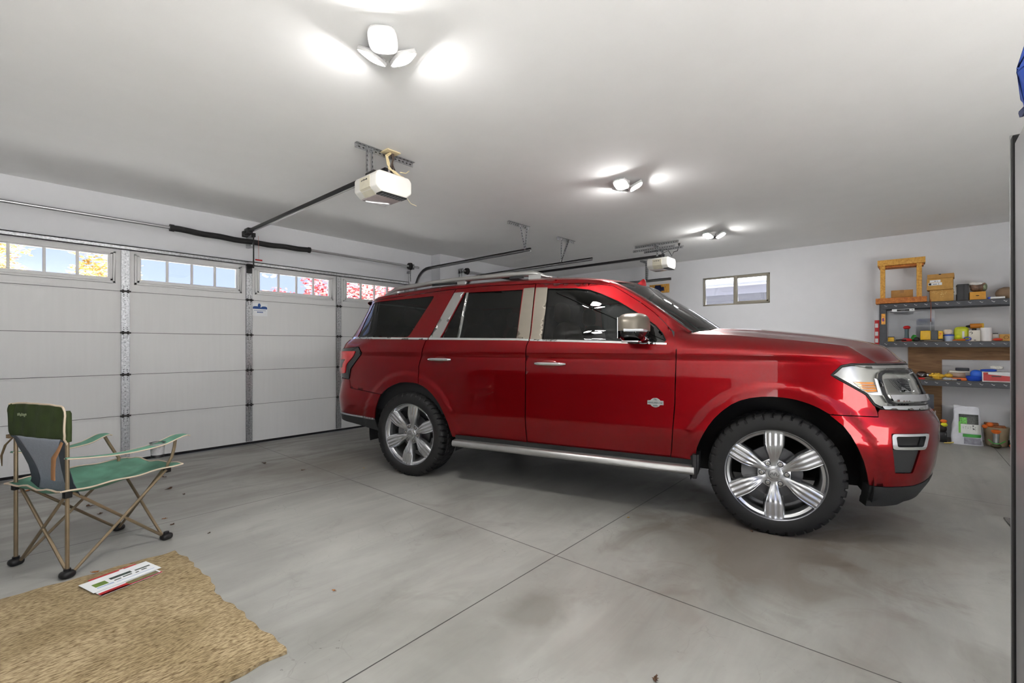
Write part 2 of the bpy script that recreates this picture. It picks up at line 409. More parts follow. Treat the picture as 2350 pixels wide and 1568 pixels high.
# ---- C-shaped tracks
def track(name, label, path, grp, hang=None, w=.05):
    t = thing(name, label, 'garage door track', path[0], group=grp)
    o0 = Vector(path[0]); P = [Vector(p)-o0 for p in path]
    m = MB()
    n = len(P); vs = []; fs = []
    for i,p in enumerate(P):
        tn = (P[min(n-1,i+1)]-P[max(0,i-1)]).normalized(); side = Vector((1,0,0)); up = tn.cross(side).normalized()
        if up.dot(Vector((0,-.3,1))) < 0: up = -up
        prof = [(.014,w/2),(.0,w/2),(.0,-w/2),(.014,-w/2)]
        pr = [(.022,w*.5-.012),(.022,w*.5),(0,w*.5),(0,-w*.5),(.022,-w*.5),(.022,-w*.5+.012)]
        pr2 = [(a+ (.003 if k in (0,1,4,5) else -.0),b) for k,(a,b) in enumerate(pr)]
        for a,b in pr: vs.append(p+side*(-a)+up*b)
        for a,b in pr: vs.append(p+side*(-a+(.003 if a<.01 else 0))+up*(b*.88))
    q = 12
    for i in range(n-1):
        for k in range(5):
            fs.append((i*q+k, (i+1)*q+k, (i+1)*q+k+1, i*q+k+1)); fs.append((i*q+6+k, i*q+7+k, (i+1)*q+7+k, (i+1)*q+6+k))
        fs.append((i*q, i*q+6, (i+1)*q+6, (i+1)*q)); fs.append((i*q+5,(i+1)*q+5,(i+1)*q+11,i*q+11))
    for e in (0,n-1):
        for k in range(5): fs.append((e*q+k,e*q+k+1,e*q+7+k,e*q+6+k))
    m.add(vs, fs); m.build('rail', M_steel, t, ang=40)
    return t
def arcpath(X, y0, z0, z1, yv, r):
    p = [(X,y0,z0),(X,(y0+yv-r)/2,z1*.5+z0*.5)]
    for k in range(9):
        a = R(90)*k/8; p.append((X, yv-r+r*math.sin(a), z1-r+r*math.cos(a)))
    p += [(X,yv,z1-r-.5),(X,yv,.05)]
    return p
G='horizontal garage door tracks under the ceiling'
tr = track('door_track','bent steel track beside the right edge of the large garage door', arcpath(4.83,3.85,2.585,2.575,6.385,.36), G)
def iron(m, p0, p1, up=Vector((0,0,-1)), w=.035, th=.003, holes=True):
    p0=Vector(p0); p1=Vector(p1); d=(p1-p0); L=d.length; d.normalize(); s=d.cross(up).normalized(); u=s.cross(d)
    Mx = Matrix(((d.x,s.x,u.x,p0.x),(d.y,s.y,u.y,p0.y),(d.z,s.z,u.z,p0.z),(0,0,0,1)))
    m.bx(0,L,-w/2,w/2,-th,0,0,Mx); m.bx(0,L,w/2-th,w/2,-th,w,0,Mx)
    if holes:
        k=.03
        while k<L-.02:
            m.bx(k,k+.016,-.006,.006,-th-.0006,th*.2,1,Mx); m.bx(k,k+.016,w/2-th*1.2,w/2+.0006,.012,.022,1,Mx); k+=.038
o0=Vector((4.83,3.85,2.585))
h = MB(M=Matrix.Translation(-o0)); iron(h,(4.44,3.92,2.906),(4.86,3.90,2.906)); h.build('ceiling_angle',[M_galv,M_dsteel],tr,smooth=False)
h = MB(M=Matrix.Translation(-o0)); iron(h,(4.66,3.91,2.90),(4.83,3.96,2.59),up=Vector((0,-1,0)),w=.028); h.build('hanger_strap',[M_galv,M_dsteel],tr,smooth=False)
h = MB(M=Matrix.Translation(-o0)); iron(h,(4.80,3.90,2.90),(4.83,3.96,2.59),up=Vector((0,-1,0)),w=.03); h.build('hanger_strap',[M_galv,M_dsteel],tr,smooth=False)
tr2 = track('door_track','long steel track ending by the black opener rail over the car', arcpath(5.72,3.42,2.53,2.52,6.12,.36), G)
o0=Vector((5.72,3.42,2.53))
h = MB(M=Matrix.Translation(-o0)); iron(h,(5.56,3.93,2.906),(6.0,3.91,2.906)); h.build('ceiling_angle',[M_galv,M_dsteel],tr2,smooth=False)
h = MB(M=Matrix.Translation(-o0)); iron(h,(5.64,3.92,2.90),(5.72,3.98,2.55),up=Vector((0,-1,0)),w=.024); h.build('hanger_strap',[M_galv,M_dsteel],tr2,smooth=False)
h = MB(M=Matrix.Translation(-o0)); iron(h,(5.84,3.92,2.90),(5.72,3.98,2.55),up=Vector((0,-1,0)),w=.032); h.build('hanger_strap',[M_galv,M_dsteel],tr2,smooth=False)
tr3 = track('door_track','short visible track end hung on a post near the far wall', arcpath(8.34,3.31,2.53,2.52,6.12,.36), G)
o0=Vector((8.34,3.31,2.53))
h = MB(M=Matrix.Translation(-o0)); iron(h,(8.34,3.80,2.905),(8.34,3.80,2.54),up=Vector((1,0,0)),w=.045); h.build('hanger_strap',[M_galv,M_dsteel],tr3,smooth=False)
h = MB(M=Matrix.Translation(-o0)); iron(h,(8.10,3.80,2.905),(8.36,3.80,2.905)); h.build('ceiling_angle',[M_galv,M_dsteel],tr3,smooth=False)
ts2 = thing('torsion_shaft','torsion shaft with cable drum over the smaller garage door','garage door hardware',(7.0,6.12,2.655))
MB().cyl((-1.36,0,0),(1.35,0,0),.0135,14).build('shaft', M_steel, ts2)
drum(ts2,-1.22)
b = MB(); b.bx(-1.34,-1.336,-.03,.11,-.05,.04); b.bx(-1.34,-1.336,.0,.03,-.20,.0); b.bx(-1.34,-1.336,.06,.09,-.20,.0); b.cyl((-1.36,0,0),(-1.31,0,0),.022,14)
for k in range(3):
    for q in range(2): b.cyl((-1.35,.015+q*.06,-.05-.05*k),(-1.33,.015+q*.06,-.05-.05*k),.006,8)
b.build('end_bracket', M_galv, ts2)
pts=[(-.4+.9*k/10, 0, 0) for k in range(11)]
MB().tube(pts,.03,14).build('spring', M_rub, ts2)

# ---- garage door openers
def opener(name,label,loc,grp,railL,zr,cable=True):
    t = thing(name,label,'garage door opener',loc,group=grp)
    w,d,h = .34,.34,.175     # x, y, z ; origin at the bottom centre
    m = MB()
    prof=[(-w/2,.045),(-w/2+.055,0),(w/2-.055,0),(w/2,.045),(w/2,h-.03),(w/2-.03,h),(-w/2+.03,h),(-w/2,h-.03)]
    Mx = Matrix.Translation((0,d/2,0)) @ Matrix.Rotation(R(90),4,'X')
    m.prism(prof,0,d,0,Mx)
    m.build('housing', M_white, t, bevel=.018, bseg=3)
    m = MB()
    q=.085
    m.box((-w/2-.001,0,.045+(h-.075)/2),(.006,.15,h-.08)); 
    m.prism([(-w/2-.003,.05),(-w/2+.052,-.003),(-w/2+.056,.0),(-w/2,.055)],-.075,.075,0,Matrix.Rotation(R(90),4,'X'))
    fb=m.build('side_band', M_cream, t, bevel=.002,bseg=1)
    k=MB()
    for i,(yy,ww) in enumerate(((.045,.012),(.028,.009),(.008,.014),(-.012,.012),(-.03,.016))): k.bx(-w/2-.0052,-w/2-.0038,yy-ww/2,yy+ww/2,.112+.002*(i%2),.122+.002*(i%3))
    k.build('lettering', mat('opener_print',(60,60,60),.6), fb, smooth=False)
    MB().bx(-.115,.115,-.085,.145,-.006,.004).build('lens', mat('smoked_lens',(196,184,184),.12,spec=.6,noise=.1,nscale=9), t, bevel=.004)
    m=MB(); m.bx(-.12,.12,-.165,-.085,-.004,.006)
    for k in range(8): m.bx(-.105+.028*k,-.09+.028*k,-.155,-.095,-.006,-.003,1)
    m.build('vent_grille',[M_black,M_grey],t,smooth=False)
    m=MB(); m.bx(-.09,.02,-.13,.14,h-.002,h+.012); m.bx(-.13,-.09,-.06,.06,h-.005,h+.02)
    for k in range(5): m.bx(-.12,-.1,-.05+.025*k,-.035+.025*k,h,h+.03)
    m.build('mounting_plate',[M_dsteel],t,smooth=False)
    m=MB(); m.bx(-.016,.016,-.05,railL,zr-.012,zr+.03,0); m.build('rail', mat('rail_black',(38,38,40),.45,.3), t, bevel=.003)
    m=MB(); m.bx(-.010,.010,.17,railL-.25,zr-.018,zr-.012,0); m.build('belt', mat('rail_grey',(180,180,180),.5), t, bevel=.001,bseg=1)
    m=MB(); m.bx(-.03,.03,railL-.1,railL+.03,zr-.03,zr+.045); m.bx(-.04,.04,railL+.02,railL+.08,zr-.05,zr+.02); m.cyl((-.04,railL-.02,zr),(.04,railL-.02,zr),.018,12)
    m.build('header_bracket', M_black, t, bevel=.004)
    return t
ho=H_C-2.50
op = opener('garage_door_opener','white opener with tangled cream cable hanging above the middle of the room',(2.165,3.31,2.50),'ceiling door openers',3.05,.225)
# hanger of the first one
m=MB(); iron(m,(-.24,.02,ho-.004),(.32,.01,ho-.004)); m.build('ceiling_angle',[M_galv,M_dsteel],op,smooth=False)
for xx in (-.13,-.08,.115):
    m=MB(); iron(m,(xx,.03,ho-.006),(xx,.03,.20),up=Vector((0,-1,0)),w=.024); m.build('hanger_strap',[M_galv,M_dsteel],op,smooth=False)
m=MB(); m.tube([(.06,-.02,ho-.01),(.02,-.03,ho-.05),(.03,-.04,ho-.11),(.02,-.05,ho-.16),(.07,-.06,.24),(.11,-.09,.20),(.12,-.12,.185)],.008,8)
m.build('cream_cable', mat('cream_cable',(222,204,160),.6), op); m=MB()
m.tube([(.05,-.03,ho-.01),(.0,-.04,ho-.05),(.01,-.05,ho-.13),(.06,-.06,.23),(.12,-.1,.19)],.006,8)
m.build('cream_cable', MATS['cream_cable'], op); m=MB()
m.tube([(.11,-.08,.24),(.15,-.11,.235),(.19,-.10,.27)],.003,6); m.build('loose_end', MATS['cream_cable'], op); m=MB()
m.tube([(.12,-.17,.0),(.14,-.19,-.04),(.19,-.2,-.05)],.002,6)
m.build('antenna_wire', MATS['cream_cable'], op)
m=MB(); m.bx(-.01,.12,-.08,.03,ho-.012,ho-.002); m.build('outlet_plate', mat('outlet_cream',(222,206,168),.5), op, bevel=.003)
m=MB(); m.cyl((.075,-.02,ho-.012),(.085,-.02,ho-.06),.016,10,0,.009); m.tube([(.085,-.02,ho-.05),(.07,-.02,ho-.10),(.055,-.02,ho-.14),(.075,-.02,ho-.20),(.10,-.02,ho-.14),(.08,-.02,ho-.10),(.07,-.02,ho-.15),(.09,-.03,.2)],.007,8)
m.build('power_cord', mat('brown_cord',(66,52,44),.6), op)
# arm and release cord from trolley to door
m=MB(); m.box((0.03,2.93,-.03),(.014,.012,.42)); m.bx(.015,.045,2.90,2.96,.15,.2); m.box((.03,3.0,-.22),(.012,.10,.03)); m.cyl((-.01,3.05,-.19),(.07,3.05,-.19),.014,10); m.box((.03,3.07,-.23),(.06,.02,.12))
m.build('door_arm', M_black, op, bevel=.002,bseg=1)
m=MB(); m.cyl((.075,2.90,.17),(.08,2.90,-.13),.002,6); m.build('release_cord', mat('pink_cord',(190,120,110),.7), op)
m=MB(); m.cyl((.04,2.90,-.135),(.12,2.90,-.135),.009,10); m.build('pull_handle', M_red, op)
op2 = opener('garage_door_opener','white opener over the car roof beside the far ceiling light',(7.03,2.95,2.49),'ceiling door openers',3.05,.215)
ho2=H_C-2.49
m=MB(); iron(m,(-.05,-.30,ho2-.004),(-.05,.42,ho2-.004)); m.build('ceiling_angle',[M_galv,M_dsteel],op2,smooth=False)
m=MB(); iron(m,(-.16,-.28,ho2-.09),(-.16,.40,ho2-.09)); m.build('ceiling_angle',[M_galv,M_dsteel],op2,smooth=False)
m=MB(); iron(m,(.14,-.30,ho2-.06),(.14,.35,ho2-.06)); iron(m,(-.16,.05,ho2-.03),(.16,.05,ho2-.07)); m.build('ceiling_angle',[M_galv,M_dsteel],op2,smooth=False)
for xx in (-.11,.10):
    m=MB(); iron(m,(xx,.03,ho2-.03),(xx,.03,.20),up=Vector((0,-1,0)),w=.03); m.build('hanger_strap',[M_galv,M_dsteel],op2,smooth=False)
m=MB(); m.cyl((.17,-.22,ho2-.0),(.17,-.22,ho2-.04),.02,8,0,.01); m.tube([(.17,-.22,ho2-.03),(.15,-.2,ho2-.12),(.10,-.16,.28),(.08,-.14,.21),(.04,-.1,.30),(0,-.05,.27),(-.03,0,.21)],.006,8)
m.build('power_cord', M_black, op2)

# ---- three-leaf ceiling lights
EM = mat('lit_led_lens',(255,255,255),.3,emit=(255,253,250),estr=125.)
M_lens = mat('light_housing',(206,206,206),.4)
def cl(loc, azs, label):
    t = thing('ceiling_light', label,'ceiling light',loc,group='three-leaf garage lights on the ceiling')
    m=MB(); m.cyl((0,0,0),(0,0,-.03),.04,24); m.cyl((0,0,-.03),(0,0,-.062),.028,24,0,.022); m.build('socket', M_lens, t, bevel=.003)
    for az in azs:
        Mx = Matrix.Rotation(R(az),4,'Z') @ Matrix.Translation((.098,0,-.062)) @ Matrix.Rotation(R(-28),4,'Y')
        # local -z is the shining side
        m=MB(M=Mx); sq=[(.070*math.copysign(abs(math.cos(a))**.62,math.cos(a)),.076*math.copysign(abs(math.sin(a))**.62,math.sin(a))) for a in [k*math.pi/16 for k in range(32)]]
        m.prism(sq,-.004,.012); 
        for k in range(-3,4): m.bx(-.06,.06,k*.018-.002,k*.018+.002,.012,.024)
        p=m.build('leaf', M_lens, t, bevel=.002,bseg=1)
        m=MB(M=Mx); m.add([(x*.84,y*.84,-.0052) for x,y in sq],[tuple(range(31,-1,-1))]); m.build('lens', EM, p, smooth=False)
    return t
cl((1.398,2.11,H_C),(-133,-13,107),'ceiling light nearest the camera, three glowing leaves, above the camp chair side')
cl((4.14,2.10,H_C),(180,60,-60),'middle ceiling light, with three glowing leaves, above the car roof')
cl((6.82,2.09,H_C),(150,30,-90),'farthest ceiling light, beside the small opener over the car')
# ------------------------------------------------------------------ car body surface
# ---- body side surface of the car: u = distance along the plan outline (x in the middle), z = height
PLAN=[(-2.79,0),(-2.78,-.3),(-2.745,-.6),(-2.655,-.82),(-2.49,-.95),(-2.2,-.99),(-1.8,-1.0),(-1.2,-1.003),(-.6,-1.005),(0,-1.005),(.6,-1.005),(1.2,-1.003),(1.75,-1.0),(2.0,-.985),(2.22,-.94),(2.385,-.84),(2.48,-.68),(2.545,-.45),(2.575,-.22),(2.585,0)]
def _cr(p0,p1,p2,p3,t):
    return tuple(.5*((2*b)+(-a+c)*t+(2*a-5*b+4*c-d)*t*t+(-a+3*b-3*c+d)*t**3) for a,b,c,d in zip(p0,p1,p2,p3))
_tab=[]
def _build():
    P=[(PLAN[1][0],-PLAN[1][1])]+PLAN+[(PLAN[-2][0],-PLAN[-2][1])]
    pts=[]
    for i in range(1,len(P)-2):
        for k in range(20): pts.append(_cr(P[i-1],P[i],P[i+1],P[i+2],k/20))
    pts.append(P[-2])
    s=[0]
    for a,b in zip(pts,pts[1:]): s.append(s[-1]+math.hypot(b[0]-a[0],b[1]-a[1]))
    s0=next(s[i]+(s[i+1]-s[i])*(-pts[i][0])/(pts[i+1][0]-pts[i][0]) for i in range(len(pts)-1) if pts[i][0]<=0<=pts[i+1][0])
    for i,(x,y) in enumerate(pts):
        a=pts[max(0,i-1)]; b=pts[min(len(pts)-1,i+1)]
        tx,ty=b[0]-a[0],b[1]-a[1]; l=math.hypot(tx,ty) or 1
        _tab.append((s[i]-s0,x,y,ty/l,-tx/l))
_build()
UMIN=_tab[0][0]; UMAX=_tab[-1][0]
def plan(u):
    lo,hi=0,len(_tab)-1
    u=max(UMIN,min(UMAX,u))
    while hi-lo>1:
        m=(lo+hi)//2
        if _tab[m][0]<=u: lo=m
        else: hi=m
    a,b=_tab[lo],_tab[hi]; t=(u-a[0])/(b[0]-a[0])
    return tuple(a[i]+(b[i]-a[i])*t for i in range(1,5))
def pw(T,z):
    if z<=T[0][0]: return T[0][1]
    for (a,va),(b,vb) in zip(T,T[1:]):
        if z<=b:
            t=(z-a)/(b-a); return va+(vb-va)*t
    return T[-1][1]
def smooth_tab(T,n=3):
    # resample densely and blur so the surface has soft creases
    lo,hi=T[0][0],T[-1][0]; N=400
    v=[pw(T,lo+(hi-lo)*i/N) for i in range(N+1)]
    for _ in range(n): v=[v[0]]+[(v[i-1]+v[i]*2+v[i+1])/4 for i in range(1,N)]+[v[-1]]
    return (lo,hi,N,v)
def ev(S,z):
    lo,hi,N,v=S; f=(z-lo)/(hi-lo)*N
    if f<=0: return v[0]
    if f>=N: return v[-1]
    i=int(f); return v[i]+(v[i+1]-v[i])*(f-i)
SIDE=smooth_tab([(.2,.12),(.42,.05),(.50,.03),(.60,.008),(.66,.0),(.75,.004),(.9,.006),(1.05,.004),(1.15,.008),(1.18,.013),(1.2,.0),(1.25,.002),(1.32,.016),(1.36,.035),(1.40,.05),(1.6,.103),(1.78,.155),(1.86,.20),(2.0,.32)],4)
REAR=smooth_tab([(.2,.08),(.45,.03),(.60,.01),(.72,0),(.82,.015),(.9,.03),(1.05,.02),(1.22,.03),(1.30,.06),(1.36,.13),(1.5,.22),(1.7,.35),(1.86,.43),(2.0,.5)],6)
FRONT=smooth_tab([(.2,.16),(.40,.05),(.5,.02),(.65,0),(.78,0),(.84,.03),(.88,.062),(.95,.065),(1.0,.085),(1.05,.10),(1.10,.13),(1.16,.165),(1.22,.24),(1.3,.36),(1.5,.6),(2.0,.9)],6)
def sst(a,b,x):
    t=max(0,min(1,(x-a)/(b-a))); return t*t*(3-2*t)
HUBF=1.556; HUBR=-1.556; HZ=.405
def flare(u,z):
    f=0
    for h in (HUBF,HUBR):
        r=math.hypot(u-h,(z-HZ)*.96)
        if z>.3: f=max(f,1-sst(.555,.61,r))
    return .012*f
# fender tops roll inwards ahead of the windscreen
HOODZ=[(.9,1.375),(1.0,1.370),(1.31,1.357),(1.74,1.312),(2.0,1.278),(2.166,1.25),(2.245,1.222),(2.3,1.19),(2.6,1.17)]
def off(u,z):
    s=ev(SIDE,z)
    r=ev(REAR,z); f=ev(FRONT,z)
    wr=sst(-1.95,-2.55,u) if False else 1-sst(-2.6,-2.0,u)
    wf=sst(1.95,2.45,u)
    o=s*(1-wr)*(1-wf)+r*wr+f*wf
    if u>.85:
        k=sst(.85,1.1,u); zt=pw(HOODZ,u)
        d=z-(zt-.13)
        if d>0: o+=k*(1-wf)*(.10*(d/.13)**2)
    return o-flare(u,z)
def S(u,z,o=0.):
    x,y,nx,ny=plan(u); d=off(u,z)+o
    return (x-nx*d, y-ny*d, z)
# ------------------------------------------------------------------ the red car (local: x forward, y left, z up; visible side is y<0)
def paint():
    m = mat('red_car_paint',(140,2,12),.33,.88,1.,.010,.4)
    m.node_tree.nodes['Principled BSDF'].inputs['Coat IOR'].default_value=1.36
    nt = m.node_tree; b = nt.nodes['Principled BSDF']
    for l in list(b.inputs['Base Color'].links): nt.links.remove(l)
    co = nt.nodes.new('ShaderNodeTexCoord')
    n = nt.nodes.new('ShaderNodeTexVoronoi'); n.inputs['Scale'].default_value = 900
    nt.links.new(co.outputs['Object'], n.inputs['Vector'])
    r = nt.nodes.new('ShaderNodeValToRGB'); r.color_ramp.elements[0].color = srgb(122,0,7); r.color_ramp.elements[1].color = srgb(142,1,13)
    nt.links.new(n.outputs['Distance'], r.inputs[0]); nt.links.new(r.outputs[0], b.inputs['Base Color'])
    # light dust low on the doors
    return m
M_paint = paint()
M_satin = mat('satin_taupe_trim',(124,117,106),.38,.45,noise=.03)
M_silver = mat('brushed_trim',(176,176,174),.3,.85)
M_glassD = glass('privacy_glass',(.045,.05,.055)); M_glassF = glass('door_glass',(.22,.245,.24)); M_glassW = glass('windscreen_glass',(.45,.50,.50))
M_under = mat('underbody_black',(10,10,11),.75)
M_tex = mat('textured_black',(30,31,32),.6,bump=.15,bscale=400)

car = thing('suv','large glossy red SUV with silver six-spoke wheels parked across the garage','car',(4.018,2.414,0),R(-75.9))

def inside(p, poly):
    x,y=p; c=False; j=len(poly)-1
    for i in range(len(poly)):
        xi,yi=poly[i]; xj,yj=poly[j]
        if (yi>y)!=(yj>y) and x < (xj-xi)*(y-yi)/(yj-yi)+xi: c = not c
        j=i
    return c
def twin(o):
    c=o.copy(); COL.objects.link(c); c.scale=(1,-1,1); return c
def dense(poly, st):
    out=[]
    for a,b in zip(poly, poly[1:]+poly[:1]):
        n=max(1,int(math.ceil(math.hypot(b[0]-a[0],b[1]-a[1])/st)))
        for k in range(n): out.append((a[0]+(b[0]-a[0])*k/n, a[1]+(b[1]-a[1])*k/n))
    return out
def roundpoly(poly, r, n=3, skip=()):
    out=[]; N=len(poly)
    for i,p in enumerate(poly):
        if i in skip: out.append(p); continue
        a=poly[i-1]; b=poly[(i+1)%N]
        la=math.hypot(a[0]-p[0],a[1]-p[1]); lb=math.hypot(b[0]-p[0],b[1]-p[1]); q=min(r,la*.4,lb*.4)
        A=(p[0]+(a[0]-p[0])*q/la,p[1]+(a[1]-p[1])*q/la); B=(p[0]+(b[0]-p[0])*q/lb,p[1]+(b[1]-p[1])*q/lb)
        for k in range(n+1):
            t=k/n; out.append(tuple((1-t)**2*A[i2]+2*t*(1-t)*p[i2]+t*t*B[i2] for i2 in (0,1)))
    return out
def patch(name, outer, mat_, parent, holes=(), o=0., th=.012, su=.04, sz=.02, mirror=False, edge=.02, link=True):
    loops=[dense(outer, edge)]+[dense(h, edge) for h in holes]
    pts=[]; edges=[]
    for lp in loops:
        b=len(pts); pts+=lp; edges+=[(b+i,b+(i+1)%len(lp)) for i in range(len(lp))]
    nb=len(pts)
    u0=min(p[0] for p in loops[0]); u1=max(p[0] for p in loops[0]); z0=min(p[1] for p in loops[0]); z1=max(p[1] for p in loops[0])
    bl=list(pts); cell={}
    cs_=.02
    for p in bl: cell.setdefault((int(p[0]//cs_),int(p[1]//cs_)),[]).append(p)
    def near(p,d):
        cx,cy=int(p[0]//cs_),int(p[1]//cs_)
        for i in (-1,0,1):
            for j in (-1,0,1):
                for q in cell.get((cx+i,cy+j),()):
                    if abs(q[0]-p[0])<d and abs(q[1]-p[1])<d: return True
        return False
    iz=0; z=z0+sz*.5
    while z<z1:
        u=u0+(su*.5 if iz%2 else su)*.9
        while u<u1:
            p=(u,z)
            if not near(p,.009) and inside(p,outer) and not any(inside(p,h) for h in holes): pts.append(p)
            u+=su
        z+=sz; iz+=1
    vc,ec,fc,_,_,_=delaunay_2d_cdt([Vector(p) for p in pts], edges, [], 0, 1e-6)
    tris=[]
    for f in fc:
        c=(sum(vc[i].x for i in f)/3, sum(vc[i].y for i in f)/3)
        if inside(c,outer) and not any(inside(c,h) for h in holes): tris.append(tuple(f))
    V=[S(v.x,v.y,o) for v in vc]; NR=[]
    for v in vc:
        e=.004; a=Vector(S(v.x+e,v.y,o))-Vector(S(v.x-e,v.y,o)); b=Vector(S(v.x,v.y+e,o))-Vector(S(v.x,v.y-e,o))
        n=a.cross(b).normalized(); NR.append(n)
    F=[]; FN=[]
    for t in tris:
        a,b,c=[Vector(V[i]) for i in t]
        if (b-a).cross(c-a).dot(NR[t[0]])<0: t=t[::-1]
        F.append(t); FN.append([NR[i] for i in t])
    # boundary rim
    cnt={}
    for t in F:
        for i in range(3):
            e=(t[i],t[(i+1)%3]); cnt[e]=cnt.get(e,0)+1
    rim=[e for e in cnt if (e[1],e[0]) not in cnt]
    idx={}
    for a,b in rim:
        for q in (a,b):
            if q not in idx:
                idx[q]=len(V); V.append(S(vc[q].x,vc[q].y,o+th)) 
    for a,b in rim:
        F.append((b,a,idx[a],idx[b])); FN.append(None)
    if mirror:
        n0=len(V); V=V+[(x,-y,z) for x,y,z in V]
        for f,fn in list(zip(F,FN)):
            F.append(tuple(n0+i for i in reversed(f))); FN.append(None if fn is None else [Vector((q.x,-q.y,q.z)) for q in reversed(fn)])
    me=bpy.data.meshes.new(name); me.from_pydata(V,[],F); me.update(); me.materials.append(mat_)
    for p in me.polygons: p.use_smooth=True
    ln=[]
    for f,fn,p in zip(F,FN,me.polygons):
        if fn is None:
            a,b,c=[Vector(V[i]) for i in f[:3]]; q=(b-a).cross(c-a)
            q = q.normalized() if q.length>1e-12 else Vector((0,-1,0)); ln+=[q]*len(f)
        else: ln+=fn
    me.normals_split_custom_set(ln)
    ob=bpy.data.objects.new(name,me); COL.objects.link(ob); ob.parent=parent
    return ob

RZ=[(-2.42,1.765),(-2.22,1.792),(-1.86,1.828),(-1.38,1.862),(-1.13,1.872),(-.58,1.88),(-.14,1.872),(.14,1.855),(.33,1.832),(.42,1.80),(.6,1.74)]
RZs=smooth_tab(RZ,8)
ze=lambda x: ev(RZs,x)

FD=[(-.25,1.818),(.234,1.789),(.44,1.754),(.557,1.679),(.662,1.607),(.763,1.528),(.836,1.456),(.893,1.393),(.922,1.318),(.933,1.27),(.928,1.102),(.922,.851),(.898,.517),(.882,.412),(.331,.409),(-.272,.415),(-.272,.698),(-.272,.975),(-.270,1.178),(-.262,1.277),(-.244,1.329),(-.247,1.571)]
FDH=[(-.135,1.768),(.125,1.753),(.243,1.733),(.345,1.694),(.485,1.626),(.667,1.511),(.781,1.427),(.834,1.367),(.862,1.312),(.85,1.296),(.447,1.308),(-.135,1.322)]
door=patch('front_door',FD,M_paint,car,[FDH])
patch('window_glass',[( -.15,1.775),(.125,1.76),(.243,1.74),(.345,1.701),(.49,1.632),(.675,1.516),(.79,1.432),(.842,1.369),(.875,1.312),(.86,1.288),(.447,1.295),(-.15,1.31)],M_glassF,door,o=.008,th=.002)
patch('pillar_trim',roundpoly([(-.243,1.785),(-.133,1.779),(-.127,1.32),(-.238,1.325)],.006),M_satin,door,o=-.003,th=.006)
patch('belt_moulding',[(-.242,1.332),(.447,1.312),(.80,1.298),(.868,1.296),(.868,1.282),(.448,1.296),(-.239,1.315)],M_chrome,door,o=-.004,th=.008,sz=.008)
patch('mirror_sail',[(.70,1.487),(.781,1.427),(.834,1.367),(.862,1.312),(.852,1.297),(.66,1.300)],M_blackg,door,o=.002,th=.008)
fr=[(-.128,1.766),(.125,1.753),(.243,1.733),(.345,1.694),(.485,1.626),(.667,1.511),(.781,1.427),(.834,1.367),(.862,1.312)]
MB().tube([S(u,z,-.001) for u,z in dense(fr+[fr[-1]],.03)[:-2]],.0045,6).build('window_seal',M_blackg,door)
def handle(x0,x1,z,par):
    m=MB(); pts=[]
    for k in range(15):
        t=k/14; x=x0+(x1-x0)*t; d=.034*min(1,math.sin(math.pi*t)*6+.35)
        pts.append(S(x,z,-d))
    m.tube(pts,[.011+.004*min(1,6*min(k,14-k)/14) for k in range(15)],12,flat=1.)
    m.cyl(S(x0+.02,z,.01),S(x0+.02,z,-.03),.010,10); m.cyl(S(x1-.02,z,.01),S(x1-.02,z,-.03),.010,10)
    return m.build('door_handle',M_chrome,par)
handle(-.187,.082,1.126,door)
MB().ball(S(-.06,1.12,.004),(.09,.010,.036),20,12).build('handle_recess',mat('shaded_recess_red',(120,2,10),.3,.4,.8),door)  # darker red puts the shade of the handle recess into the colour
# badge
bp=[(-.058,.016),(-.036,.016),(-.026,.027),(-.012,.034),(0,.036),(.012,.034),(.026,.027),(.036,.016),(.058,.016),(.058,-.016),(.036,-.016),(.026,-.027),(.012,-.034),(0,-.036),(-.012,-.034),(-.026,-.027),(-.036,-.016),(-.058,-.016)]
bx_,by_,bz_=S(.789,.852)
Mb=Matrix.Translation((bx_,by_,bz_)) @ Matrix.Rotation(R(90),4,'X')
bg=MB(M=Mb).prism(bp,-.004,.006).build('badge',mat('pewter',(206,208,206),.25,.8),door,bevel=.0015,bseg=1)
tx=MB(M=Mb); tx.text('THE',.011,Matrix.Translation((0,.022,.0065))); tx.text('KING RANCH',.0165,Matrix.Translation((0,-.001,.0065))); tx.text('RANCH',.008,Matrix.Translation((0,-.022,.0065))) if False else None
for k in (-2,-1,0,1,2): tx.bx(k*.007-.0025,k*.007+.0025,-.024,-.019,.006,.0068)
tx.build('badge_lettering',mat('dark_teal',(40,66,66),.5),bg,smooth=False)

RD=[(-.258,1.816),(-.697,1.828),(-1.092,1.822),(-1.126,1.708),(-1.215,1.52),(-1.305,1.35),(-1.332,1.32),(-1.365,1.208),(-1.405,1.077),(-1.405,.957),(-1.405,.908),(-1.35,.888),(-1.299,.861),(-1.25,.825),(-1.207,.784),(-1.16,.73),(-1.124,.675),(-1.095,.62),(-1.075,.565),(-1.05,.46),(-1.043,.43),(-.666,.42),(-.282,.415),(-.280,.698),(-.279,.974),(-.278,1.177),(-.270,1.277),(-.252,1.329),(-.255,1.571)]
RDH=[(-.981,1.776),(-.372,1.773),(-.372,1.335),(-1.172,1.345)]
rdoor=patch('rear_door',RD,M_paint,car,[RDH])
patch('window_glass',[(-.97,1.786),(-.36,1.783),(-.36,1.325),(-1.19,1.335)],M_glassD,rdoor,o=.008,th=.002)
patch('divider_bar',[(-.963,1.777),(-.942,1.778),(-.960,1.344),(-.988,1.344)],M_silver,rdoor,o=-.001,th=.008)
patch('pillar_trim',roundpoly([(-1.10,1.784),(-.987,1.786),(-1.182,1.345),(-1.305,1.345)],.006),M_silver,rdoor,o=-.003,th=.006)
patch('pillar_trim',roundpoly([(-.362,1.784),(-.257,1.786),(-.250,1.328),(-.370,1.332)],.006),M_satin,rdoor,o=-.003,th=.006)
